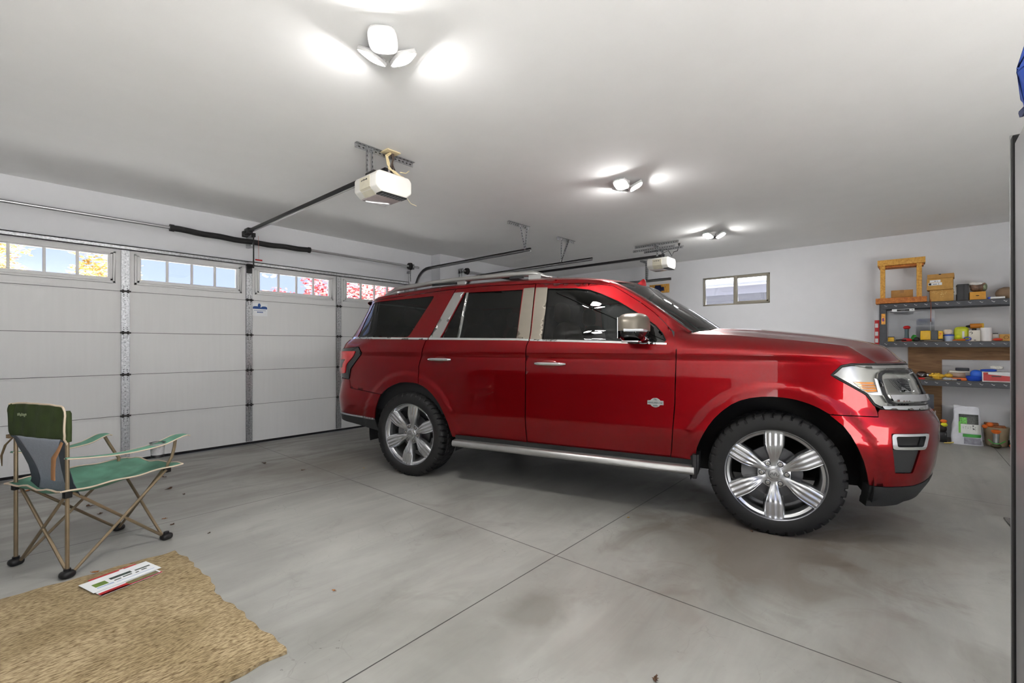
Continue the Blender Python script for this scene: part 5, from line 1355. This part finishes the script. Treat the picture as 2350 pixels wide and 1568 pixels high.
MB().ball((.0,.0,.097),(.045,.075,.095),20,12,e=.55).build('pouch',M_lime,ly); MB().ball((-.035,.03,.06),(.02,.025,.025),12,8).build('yellow_cap',mat('bright_lime',(226,232,40),.4),ly); MB().box((-.044,-.015,.085),(.01,.022,.09)).build('white_tube',M_paper,ly,bevel=.004)
sc=item('scissors','blue and orange scissors lying in front of the lime bag','scissors',(8.332,-.56,Z2+.002)); m=MB(); m.tube([(0,.10,.012),(0,-.02,.018)],[.006,.012],8); m.build('blade',M_orange,sc); MB().tube([(0,-.04+.03*math.cos(a),.030+.02*math.sin(a)) for a in [k*math.pi/8 for k in range(16)]],.007,8,closed=True).build('blue_grip',mat('periwinkle',(90,96,190),.5),sc)
dt=item('cordless_drill','orange and black cordless drill behind the white cartons on the middle shelf','drill',(8.56,-.70,Z2)); MB().tube([(0,.03,0.02),(0,.02,.17)],.022,12).build('grip',M_black,dt); MB().tube([(0,.06,.20),(0,-.05,.205)],[.034,.030],14).build('motor',mat('tool_amber',(222,138,40),.45),dt); MB().tube([(0,.06,.20),(0,.10,.20)],[.02,.010],12).build('chuck',M_black,dt); MB().box((0,-.05,.19),(.05,.035,.09)).build('battery',M_yel,dt,bevel=.006)
c1=item('white_carton','white carton with a black round logo on the middle shelf','carton',(8.37,-.668,Z2),R(-8)); MB().bx(-.035,.05,-.052,.052,0,.14).build('body',mat('off_white_card',(226,220,208),.6,noise=.04),c1,bevel=.003); m=MB(); m.tube([(-.036,.03+.012*math.cos(a),.105+.012*math.sin(a)) for a in [k*math.pi/6 for k in range(10)]],.003,6); m.box((-.036,-.005,.012),(.002,.018,.008)); m.box((-.036,.035,.02),(.002,.004,.03)); m.build('logo',M_black,c1)
c2=item('white_roll','plain white paper roll standing right of the white carton','paper roll',(8.40,-.775,Z2)); MB().lathe([(.0,0),(.052,0),(.054,.01),(.054,.165),(.050,.172),(.018,.172),(.016,.10)],28).build('roll',mat('tissue_white',(238,236,236),.8),c2)
o=MB().box((0,0,.045),(.08,.06,.09)).build('white_carton',mat('dull_white',(208,204,198),.6),bevel=.003); o.location=(8.45,-.862,Z2); tag(o,'low white carton right of the paper roll','carton'); MB().box((-.0,.0,.096),(.05,.045,.010)).build('black_disc',M_black,o,bevel=.003)
o=MB().ball((0,0,.016),(.03,.045,.018),16,8).build('red_pouch',mat('coral_red',(220,74,50),.5)); o.location=(8.345,-.87,Z2+.003); tag(o,'small coral red pouch in front of the low white carton','pouch')
c3=item('packing_box','tan packing box at the right end of the middle shelf','box',(8.40,-.985,Z2)); MB().bx(-.05,.10,-.13,.095,0,.085).build('body',M_card2,c3,bevel=.003); m=MB(); m.tube([(-.051,.04+.02*math.cos(a),.045+.02*math.sin(a)) for a in [k*math.pi/6 for k in range(12)]],.002,5,closed=True); m.build('round_stamp',M_leafd,c3)
cg=item('clamp_pair','two black clips standing on the tan packing box','clip',(8.41,-1.0,Z2+.085)); 
for yy in (.0,-.045): MB().tube([(0,yy,0),(0,yy+.008,.03),(0,yy+.004,.055)],.006,8).build('clip',M_black,cg)

# ---- items on the lower shelf
X3=8.40
o=crumple('dark_headlamp',(X3+.02,-.160,Z3+.055),(.05,.06,.05),mat('dark_brown_gloss',(40,22,16),.15,coat=.6),'dark glossy torch head on the lower shelf by the car nose','torch',21,amp=.08); MB().tube([(0,.05,.0),(.01,.12,.005),(.0,.17,-.01)],[.012,.010,.008],8).build('cable',M_steel,o); MB().lathe([(.030,0),(.034,.02),(.030,.024)],16,0,Matrix.Translation((-.01,-.05,0)) @ Matrix.Rotation(R(90),4,'X')).build('collar',M_steel,o)
o=MB().tube([(0,.05,.012),(0,-.06,.012)],[.014,.011],10).build('red_screwdriver',M_red); o.location=(8.335,-.13,Z3); tag(o,'red screwdriver handle on the front edge of the lower shelf','screwdriver')
o=MB().tube([(0,.06,.012),(.01,0,.022),(0,-.07,.010)],[.012,.016,.010],10).build('olive_tool',mat('olive_tool',(110,102,80),.5)); o.location=(8.345,-.215,Z3); tag(o,'olive handled tool beside the red screwdriver','tool')
gl_=item('work_glove','yellow leather work gloves on the lower shelf','gloves',(X3,-.345,Z3))
m=MB(); m.ball((0,.02,.05),(.05,.075,.028),18,10)
for k,(yy,zz,ln) in enumerate(((.10,.055,.03),(.075,.07,.035),(.045,.075,.035),(.015,.072,.03),(-.02,.06,.03))): m.ball((-.02+.01*k,yy,zz),(.016,.018,.016+.004*(k%2)),10,8)
m.build('glove',mat('glove_yellow',(226,182,60),.8,noise=.2,nscale=40),gl_); MB().ball((.01,-.08,.06),(.04,.045,.028),14,8).build('cuff',MATS['glove_yellow'],gl_)
m=MB(); m.ball((-.01,.03,.02),(.045,.05,.018),12,8); m.build('palm_under',MATS['glove_yellow'],gl_)
o=crumple('grey_rag',(8.345,-.415,Z3+.018),(.03,.045,.017),M_lgrey,'small grey rag in front of the yellow gloves','cloth',23)
o=MB().tube([(0,.07,.012),(0,-.07,.012)],.010,10).build('marker_pen',M_navy); o.location=(8.335,-.47,Z3); tag(o,'dark marker lying in front of the orange box cutter','pen'); MB().tube([(0,.02,.012),(0,-.03,.012)],.0106,10).build('pale_grip',M_lgrey,o)
oc=item('orange_tray','orange tray beneath the clear storage box','tray',(X3-.01,-.52,Z3+.002)); MB().box((0,0,.016),(.10,.15,.032)).build('tray',M_orange,oc,bevel=.006)
cb=item('clear_storage_box','clear storage box with white lid on the lower shelf','storage box',(8.49,-.510,Z3)); MB().bx(-.045,.08,-.08,.09,.034,.10).build('box',mat('smoky_tan',(150,126,104),.3,noise=.2,nscale=20),cb,bevel=.005); MB().bx(-.05,.085,-.115,.075,.10,.125).build('lid',mat('lid_white',(220,216,204),.5),cb,bevel=.005)
o=MB().box((0,0,.018),(.09,.13,.036)).build('black_case',mat('navy_black',(16,20,36),.4),bevel=.005); o.location=(8.47,-.560,Z3+.127); tag(o,'slim black case lying on the clear storage box','case')
bw=item('blue_bowl','blue round tub with blue fabric in it on the lower shelf','tub',(8.375,-.662,Z3)); MB().lathe([(.0,.002),(.055,.002),(.072,.025),(.076,.065),(.070,.066),(.06,.02),(0,.015)],28).build('tub',M_blue,bw); MB().ball((.01,-.02,.09),(.055,.055,.055),18,12,e=.8).build('blue_fabric',mat('bright_blue_cloth',(50,110,226),.5,noise=.15,nscale=12),bw)
rb_=item('red_tool_box','red and white cardboard tool box with slot handle on the lower shelf','tool box',(8.39,-.860,Z3)); MB().bx(-.06,.10,-.128,.128,0,.125).build('carton',M_paper,rb_,bevel=.003)
m=MB(); m.prism([(-.118,.012),(.118,.012),(.118,.075),(.045,.082),(-.118,.098)],-.0625,-.0605,0,Matrix(((0,0,1,0),(-1,0,0,0),(0,1,0,0),(0,0,0,1)))); m.build('red_front',M_red,rb_,smooth=False)
MB().bx(-.0635,-.0625,-.04,.045,.064,.076).build('hand_slot',M_black,rb_,smooth=False); MB().bx(-.0625,-.0605,.075,.118,.088,.118).build('red_logo',mat('logo_red',(206,60,50),.5,noise=.3,nscale=60),rb_,smooth=False)
o=crumple('blue_pouch',(8.40,-.795,Z3+.142),(.05,.075,.016),M_blue,'flat blue pouch lying on the red tool box','pouch',31,e=.7,amp=.06)
o=crumple('white_sock',(8.41,-.865,Z3+.178),(.035,.060,.022),mat('spotted_white',(232,230,222),.7,noise=.2,nscale=50),'white spotted glove on top of the blue pouch','glove',32,e=.8,amp=.15)
o=crumple('black_bundle',(8.38,-1.045,Z3+.04),(.05,.05,.04),M_black,'black cable bundle at the right end of the lower shelf','cable',33,amp=.25)

# ---- items on the floor under the rack
bag=thing('fertiliser_bag','white and green lawn fertiliser bag standing under the rack','bag',(8.33,-.59,0),R(0))
def bagf(u,v):
    # u around 0..1, v up
    a=2*math.pi*u; z=.475*v
    wy=.150-.035*v; wx=.085*(1-v**2.2)+.006
    P=lambda t,e: math.copysign(abs(t)**e,t)
    wob=1+.03*math.sin(9*v+3*a)+.02*math.sin(17*v-5*a)
    zz=z+(.015*math.sin(a*2+1) if v>.95 else 0)
    return (wx*P(math.cos(a),.6)*wob, wy*P(math.sin(a),.5)*wob, zz)
m=MB(); m.grid(bagf,40,24,closeu=True); m.add([(x_,y_,z_) for x_ in (-.006,.006) for y_,z_ in [(-.118,.44),(.118,.44),(.120,.50),(.06,.497),(.0,.482),(-.06,.478),(-.114,.488)]],[(0,1,2,3,4,5,6),(13,12,11,10,9,8,7)]+[(i,(i+1)%7,7+(i+1)%7,7+i) for i in range(7)]); m.build('bag_body',mat('bag_white',(216,218,226),.35,noise=.06,nscale=14),bag,ang=60)
def bagpanel(name,y0,y1,v0,v1,mt,off=.004):
    def fn(a,b):
        v=v0+(v1-v0)*b; y=y0+(y1-y0)*a
        wx=.085*(1-v**2.2)+.006; wy=.150-.035*v
        t=min(.999,abs(y)/wy)**2
        s_=t**(1/1.) ; cosv=max(0,1-min(1,(abs(y)/wy))**4)**.3
        return (-(wx*cosv*1.03)-off, y, .475*v)
    return MB().grid(fn,12,12).build(name,mt,bag,ang=60)
bagpanel('dark_header',-.105,.075,.56,.82,mat('bag_dark',(62,66,62),.4,noise=.5,nscale=70))
bagpanel('clover_picture',-.0,.068,.57,.74,mat('clover_green',(104,190,74),.4,noise=.6,nscale=90),.006)
bagpanel('white_panel',-.125,.06,.32,.56,mat('panel_white',(226,228,224),.5,noise=.04,nscale=30))
bagpanel('green_band',-.128,.04,.22,.30,M_green)
bagpanel('green_edge',.058,.078,.32,.62,mat('edge_green',(120,200,80),.4),.005)
bagpanel('grey_foot',-.13,.03,.03,.20,mat('foot_grey',(150,150,162),.6,noise=.3,nscale=30))
m=MB()
for r in range(4): 
    for k in range(6): m.box((-.083+.0*r,.035-.022*k,.235-.016*r),(.002,.012 if (k+r)%2 else .006,.004))
m.box((-.084,-.055,.25),(.002,.014,.014)); m.box((-.086,-.06,.21),(.002,.016,.014))
for k in range(9): m.box((-.064,.055-.016*k,.372),(.002,.010,.006))
m.build('bag_print',mat('print_charcoal',(70,72,76),.6),bag,smooth=False)
bk2=thing('bucket','tan bucket with orange tools inside standing right of the fertiliser bag','bucket',(8.42,-.865,0))
MB().lathe([(.0,.003),(.092,.003),(.10,.02),(.118,.225),(.124,.24),(.118,.243),(.112,.225),(.095,.02),(0,.015)],36).build('shell',mat('tan_bucket',(168,150,122),.5,noise=.12,nscale=8),bk2)
m=MB(); m.bx(-.06,.05,-.08,.10,.235,.26); m.bx(-.03,.05,-.02,.105,.262,.29); m.build('wooden_tray',wood('rust_wood',(120,66,30),(180,110,56)),bk2,bevel=.004)
m=MB(); m.ball((-.05,.06,.27),(.03,.035,.03)); m.ball((-.07,.105,.245),(.02,.03,.025)); m.build('orange_tool_head',M_orange,bk2)
sp=thing('garden_sprayer','slim steel tube with orange collar leaning on the tan bucket','tool',(8.235,-.845,0)); MB().tube([(0,0,.05),(0,.0,.18)],[.026,.030],16).build('tube',M_steel,sp); MB().lathe([(.022,.175),(.042,.20),(.046,.215),(.03,.225)],18).build('collar',M_orange,sp); MB().tube([(-.02,.07,.105),(-.03,.03,.06),(-.03,-.03,.06),(-.02,-.08,.10)],.006,8).build('green_cord',M_green,sp); MB().ball((0,0,.028),(.045,.05,.028),14,8).build('foot',mat('dark_olive',(70,66,40),.6),sp)
wb=thing('white_carton','white open carton with yellow gloves in it at the right end under the rack','carton',(8.50,-1.13,0)); MB().bx(-.11,.12,-.14,.14,.0,.06).build('plinth',mat('dark_green_crate',(52,66,36),.7),wb,bevel=.004)
MB().bx(-.11,.12,-.14,.10,.30,.31).build('shadow_rim',M_black,wb) if False else None
m=MB(); m.bx(-.12,.10,-.16,.12,.275,.46); m.build('body',M_paper,wb,bevel=.003)
m=MB(); m.bx(-.1215,-.12,-.12,.02,.290,.30); m.build('print_line',M_black,wb,smooth=False)
m=MB(); m.add([(-.12,.12,.46),(-.12,-.16,.46),(-.13,-.16,.58),(-.10,.0,.575)],[(0,1,2,3)]); m.build('raised_flap',mat('flap_brown',(60,40,22),.8),wb,smooth=False)
MB().ball((-.02,-.07,.50),(.06,.085,.075),16,10,e=.8).build('yellow_glove',MATS['glove_yellow'],wb)
MB().bx(-.10,.08,-.14,.10,.06,.275).build('lower_box',mat('olive_box',(96,100,78),.7,noise=.15),wb,bevel=.004)
o=crumple('white_plastic_bag',(8.26,-1.06,.105),(.075,.09,.105),mat('bag_film',(220,226,228),.35,noise=.12,nscale=14),'white plastic bag slumped on the floor right of the tan bucket','bag',41,e=.8,amp=.2)
MB().tube([(-.02,.09,.16),(-.05,.03,.13),(-.05,-.04,.11)],[.012,.014,.010],8).build('red_blade',mat('brick_red',(150,54,40),.5),o); MB().ball((-.06,.085,-.055),(.02,.025,.02),10,8).build('red_cap',M_orange,o)
dkb=thing('black_crate','low black crate full of odds and ends left of the fertiliser bag','crate',(8.40,-.29,0)); MB().bx(-.12,.12,-.115,.20,0,.13).build('crate',M_black,dkb,bevel=.006)
MB().ball((-.03,-.04,.17),(.07,.08,.06),14,8,e=.8).build('dark_cloth',mat('dark_cloth',(50,44,40),.9,noise=.4,nscale=30),dkb); MB().ball((-.06,-.09,.225),(.03,.035,.03),12,8).build('yellow_ball',mat('vivid_yellow',(226,222,40),.5),dkb); MB().ball((-.05,-.085,.27),(.032,.036,.026),12,8).build('orange_ball',M_orange,dkb); MB().ball((-.05,-.04,.145),(.03,.04,.02),10,6).build('white_scrap',M_paper,dkb)
MB().tube([(-.02,.04,.20),(-.04,.01,.27),(-.02,-.005,.40)],[.04,.034,.012],12,flat=.4).build('clear_bag',mat('taupe_film',(176,164,156),.4,noise=.2,nscale=20),dkb)
o=MB().bx(0,.01,-.13,.06,0,.46).build('smoky_sheet',M_clear,bevel=0.002); o.location=(8.60,-.42,0); tag(o,'tall smoky clear panel leaning behind the black crate','panel')
bs=thing('dark_screen','dark grey panel on a red topped box at the left end under the rack','panel',(8.60,-.13,0)); MB().bx(0,.02,-.16,.20,.40,.60).build('panel',mat('slate_panel',(78,84,96),.4),bs,bevel=.004); MB().bx(-.06,.10,-.15,.20,.36,.40).build('red_top',M_red,bs,bevel=.004); MB().bx(-.05,.10,-.15,.20,0,.36).build('box',M_lgrey,bs,bevel=.004)
o=MB().tube([(0,.05,.012),(.02,.0,.014),(0,-.04,.030)],[.006,.010,.008],8).build('yellow_strap',mat('pale_yellow',(222,200,110),.6)); o.location=(8.16,-.42,0); tag(o,'short pale yellow strap on the floor left of the fertiliser bag','strap')

# ---- hook board on the far wall
hb=thing('hook_board','small wooden hook board with blue tools hanging on the far wall','hook board',(8.80,3.73,2.42))
MB().bx(-.028,.0,-.20,.20,-.085,.085).build('board',M_pine,hb,bevel=.004)
for k in range(4): MB().tube([(-.025,.14-.09*k,.05),(-.038,.14-.09*k,.045),(-.04,.14-.09*k,.065)],.004,6).build('hook',M_steel,hb)
ht=thing('hanging_clamp','dark blue clamp hanging from the wooden hook board','clamp',(8.725,3.73,2.42)); MB().bx(-.025,.025,-.055,.055,-.22,.06).build('body',M_navy,ht,bevel=.006); MB().bx(-.02,.02,-.12,.16,-.05,.02).build('crossbar',M_navy,ht,bevel=.005); MB().ball((0,.13,-.01),(.03,.04,.03),12,8).build('grip',M_blue,ht)

# ------------------------------------------------------------------ tall grey cabinet edge at the right
fg=thing('refrigerator','tall grey metal refrigerator edge close to the camera at the far right','refrigerator',(1.625,-.197,0)); fg.rotation_euler=(0,R(.85),0)
M_fg=mat('grey_metal_skin',(138,138,140),.35,.1,noise=.05,nscale=3,stretch=(8,8,.6))
MB().bx(-.78,-.028,-.74,0,.02,1.765).build('cabinet',M_fg,fg,bevel=.008)
MB().bx(-.030,-.002,-.73,.0035,.03,1.78).build('gasket',M_rub,fg,bevel=.002)
MB().bx(-.006,.05,-.74,-.0035,.03,1.79).build('door',M_fg,fg,bevel=.006) if False else None
dr=MB(); dr.bx(-.002,.004,-.74,.0045,.02,1.79); dr.build('door',M_fg,fg,bevel=.001)
bgb=thing('blue_duffel','bright blue bag with navy strap resting on the refrigerator at the right edge','bag',(1.535,-.245,1.80))
def dufff(u,v):
    a=2*math.pi*u; y=.055-.36*v; e=min(1,max(0,1-abs(2*v-1)**14))**.4
    return (.0+.12*e*math.cos(a)+.006*math.sin(9*a+4*v), y, .100+ .085*e*math.sin(a)+.006*math.sin(7*a))
m=MB(); m.grid(dufff,30,20,closeu=True); m.build('body',mat('royal_blue_cloth',(30,84,196),.7,noise=.25,nscale=12,bump=.2,bscale=60),bgb,ang=60)
m=MB(); m.tube([(.116,-.28,.10),(.118,-.12,.10),(.116,.0,.10),(.112,.03,.10)],.004,8); m.build('zip',M_black,bgb)
m=MB(); m.tube([(.09,.0,.06),(.085,.03,.04),(.065,.035,.03),(.05,.035,.015),(.03,.035,.01),(-.06,.03,.012)],[.012]*6,8,flat=.4); m.build('strap',M_navy,bgb)

# ---- low dark storage on the wall behind the camera, seen mirrored in the car doors
cbx=thing('storage_cabinet','low charcoal storage cabinet mirrored in the lower car doors','cabinet',(-1.60,2.0,0))
M_cab=mat('charcoal_cabinet',(44,44,46),.5,noise=.1)
MB().bx(-.28,.26,-2.2,1.2,.0,.80).build('body',M_cab,cbx,bevel=.006)
for k in range(4): MB().bx(.262,.28,-2.18+.85*k,-1.36+.85*k,.04,.77).build('door',M_cab,cbx,bevel=.004)
cbz=thing('storage_tote','tall black storage tote mirrored in the car doors beside the low cabinet','tote',(-1.55,3.75,0))
MB().bx(-.3,.3,-.45,.45,0,1.05).build('body',M_black,cbz,bevel=.02); MB().bx(-.32,.32,-.47,.47,1.05,1.10).build('lid',M_cab,cbz,bevel=.01)
# ------------------------------------------------------------------ outside
gnd=MB().bx(-40,60,YD+.2,60,-.3,-.15).build('driveway',mat('driveway_concrete',(170,166,160),.9,noise=.1,nscale=.5),smooth=False); struct(gnd)
g3=MB().bx(-20,XF+.2,-20,YN-.16,-.14,-.04).build('rear_yard',mat('yard_concrete',(176,172,166),.9,noise=.1,nscale=.6),smooth=False); struct(g3)
g2=MB().bx(XF+.3,40,-30,YD+.19,-.3,-.15).build('side_yard',mat('gravel_yard',(150,146,138),.9,noise=.2,nscale=3),smooth=False); struct(g2)
hs=thing('neighbour_house','pale neighbouring house side with bright eave seen through the far window','house',(11.3,2.0,0))
MB().bx(.0,.3,-7,7,-.15,2.47).build('stucco_wall',mat('grey_stucco',(92,92,98),.9,noise=.1,nscale=60),hs,smooth=False)
MB().bx(-.03,.3,-7,7,2.47,2.80).build('siding_band',mat('pale_siding',(120,120,130),.8),hs,smooth=False)
MB().bx(-.45,0,-7,7,2.66,2.68).build('soffit',mat('soffit_white',(190,190,190),.8),hs,smooth=False)
m=MB(); m.bx(-.50,-.45,-7,7,2.60,2.70); m.bx(-.56,-.50,-7,7,2.665,2.70); m.bx(-.535,-.50,-7,7,2.60,2.625); m.build('gutter',mat('gutter_white',(176,176,180),.5),hs,smooth=False)
m=MB(); m.add([(-.58,-7,2.70),(-.58,7,2.70),(3.5,7,5.4),(3.5,-7,5.4)],[(0,1,2,3)]); m.build('roof',mat('shingle_pale',(150,150,154),.9),hs,smooth=False)
M_bark=mat('pale_bark',(200,188,178),.8,noise=.2,nscale=8)
def tree(loc,h,cr,crz,leafmat,label,n,seed,trunkc=M_bark,br=9,ls=.10):
    rnd=random.Random(seed); t=thing('tree',label,'tree',loc,group=None)
    m=MB(); m.tube([(0,0,-.15),(.05,0,h*.4),(0,.03,h)],[.12,.09,.05],10)
    for k in range(br):
        a=rnd.uniform(0,6.28); e=rnd.uniform(.1,1.2); z0=h*rnd.uniform(.45,.95); L=cr*rnd.uniform(.7,1.0)
        p1=(L*.5*math.cos(a)*math.cos(e),L*.5*math.sin(a)*math.cos(e),z0+L*.5*math.sin(e)*.8); p2=(L*math.cos(a+.3)*math.cos(e),L*math.sin(a+.3)*math.cos(e),z0+L*math.sin(e)*.9)
        m.tube([(0,0,z0),p1,p2],[.045,.03,.012],7)
        for _ in range(2):
            b=a+rnd.uniform(-1,1); m.tube([p1,(p1[0]+.4*L*math.cos(b),p1[1]+.4*L*math.sin(b),p1[2]+rnd.uniform(-.2,.4)*L)],[.02,.008],6)
    m.build('trunk',trunkc,t)
    m=MB()
    for k in range(n):
        while True:
            x,y,z=(rnd.uniform(-1,1) for _ in range(3))
            if x*x+y*y+z*z<1: break
        c=Vector((x*cr,y*cr,h+z*crz)); 
        if math.sin(c.x*4.1+seed)+math.sin(c.y*4.7)+math.sin(c.z*5.3+seed)<-.55: continue
        q=Matrix.Translation(c) @ Matrix.Rotation(rnd.uniform(0,6.3),4,'Z') @ Matrix.Rotation(rnd.uniform(0,3.1),4,'X')
        s_=ls*rnd.uniform(.6,1.2); m.add([(-s_,0,0),(0,-s_*.5,0),(s_,0,.02),(0,s_*.5,0)],[(0,1,2,3)],rnd.choice((0,0,1)),q)
    m.build('foliage',leafmat,t,smooth=False)
def rc(px,d,z):   # a spot at image column px and camera depth d (metres)
    cx=(px-1175)/1042*d; return (cx*.6557+d*.755, -cx*.755+d*.6557, z)
YL_=[mat('leaf_gold',(168,136,62),.8,noise=.2,nscale=8),mat('leaf_pale_gold',(214,190,110),.8)]
RL_=[mat('leaf_crimson',(138,40,42),.8,noise=.2,nscale=8),mat('leaf_rose',(184,104,98),.8)]
tree(rc(-30,15,0),4.2,1.1,1.5,YL_,'golden autumn tree outside, leftmost in the garage door windows',2600,1)
tree(rc(246,15,0),4.0,1.0,1.4,YL_,'golden autumn tree outside the right pane of the leftmost door window',2600,2)
tree(rc(845,17,0),3.6,2.3,1.5,RL_,'crimson autumn tree outside the rightmost garage door windows',5200,3,br=22)
tree(rc(640,24,0),3.0,1.6,1.4,RL_,'small distant red tree low in the middle garage door windows',1500,4)

# ------------------------------------------------------------------ world, sun, camera
wd=bpy.data.worlds.new('world'); SC.world=wd; wd.use_nodes=True; nt=wd.node_tree; bg_=nt.nodes['Background']
sk=nt.nodes.new('ShaderNodeTexSky'); sk.sky_type='HOSEK_WILKIE'; sk.turbidity=2.4; sk.ground_albedo=.4; sk.sun_direction=Vector((.12,-.66,.74)).normalized()
gm=nt.nodes.new('ShaderNodeMix'); gm.data_type='RGBA'; gm.inputs[0].default_value=.55
nt.links.new(sk.outputs[0],gm.inputs[6]); gm.inputs[7].default_value=(.56,.62,.98,1)
nt.links.new(gm.outputs[2],bg_.inputs[0]); bg_.inputs[1].default_value=SKY
sd=bpy.data.lights.new('sun','SUN'); sd.energy=SUN; sd.angle=R(1); so=bpy.data.objects.new('sun',sd); COL.objects.link(so)
so.rotation_euler=Vector((-.12,.66,-.74)).to_track_quat('-Z','Y').to_euler()
cam=bpy.data.cameras.new('camera'); co=bpy.data.objects.new('camera',cam); COL.objects.link(co); SC.camera=co
cam.sensor_width=36; cam.lens=1042/2350*36; cam.shift_y=11/2350; cam.clip_start=.05; cam.clip_end=200
co.location=(0,0,1.27); co.rotation_euler=(R(90),0,math.atan2(.6557,.755)-R(90))
vs_=SC.view_settings; vs_.view_transform='Standard'; vs_.look='None'; vs_.exposure=EXPO; vs_.gamma=1; vs_.use_curve_mapping=False
SC.cycles.caustics_reflective=False; SC.cycles.caustics_refractive=False; SC.cycles.use_adaptive_sampling=True; SC.cycles.adaptive_threshold=.02; SC.cycles.max_bounces=8; SC.cycles.diffuse_bounces=5; SC.cycles.glossy_bounces=3; SC.cycles.transparent_max_bounces=12; SC.cycles.sample_clamp_indirect=10
SC.cycles.use_denoising=True
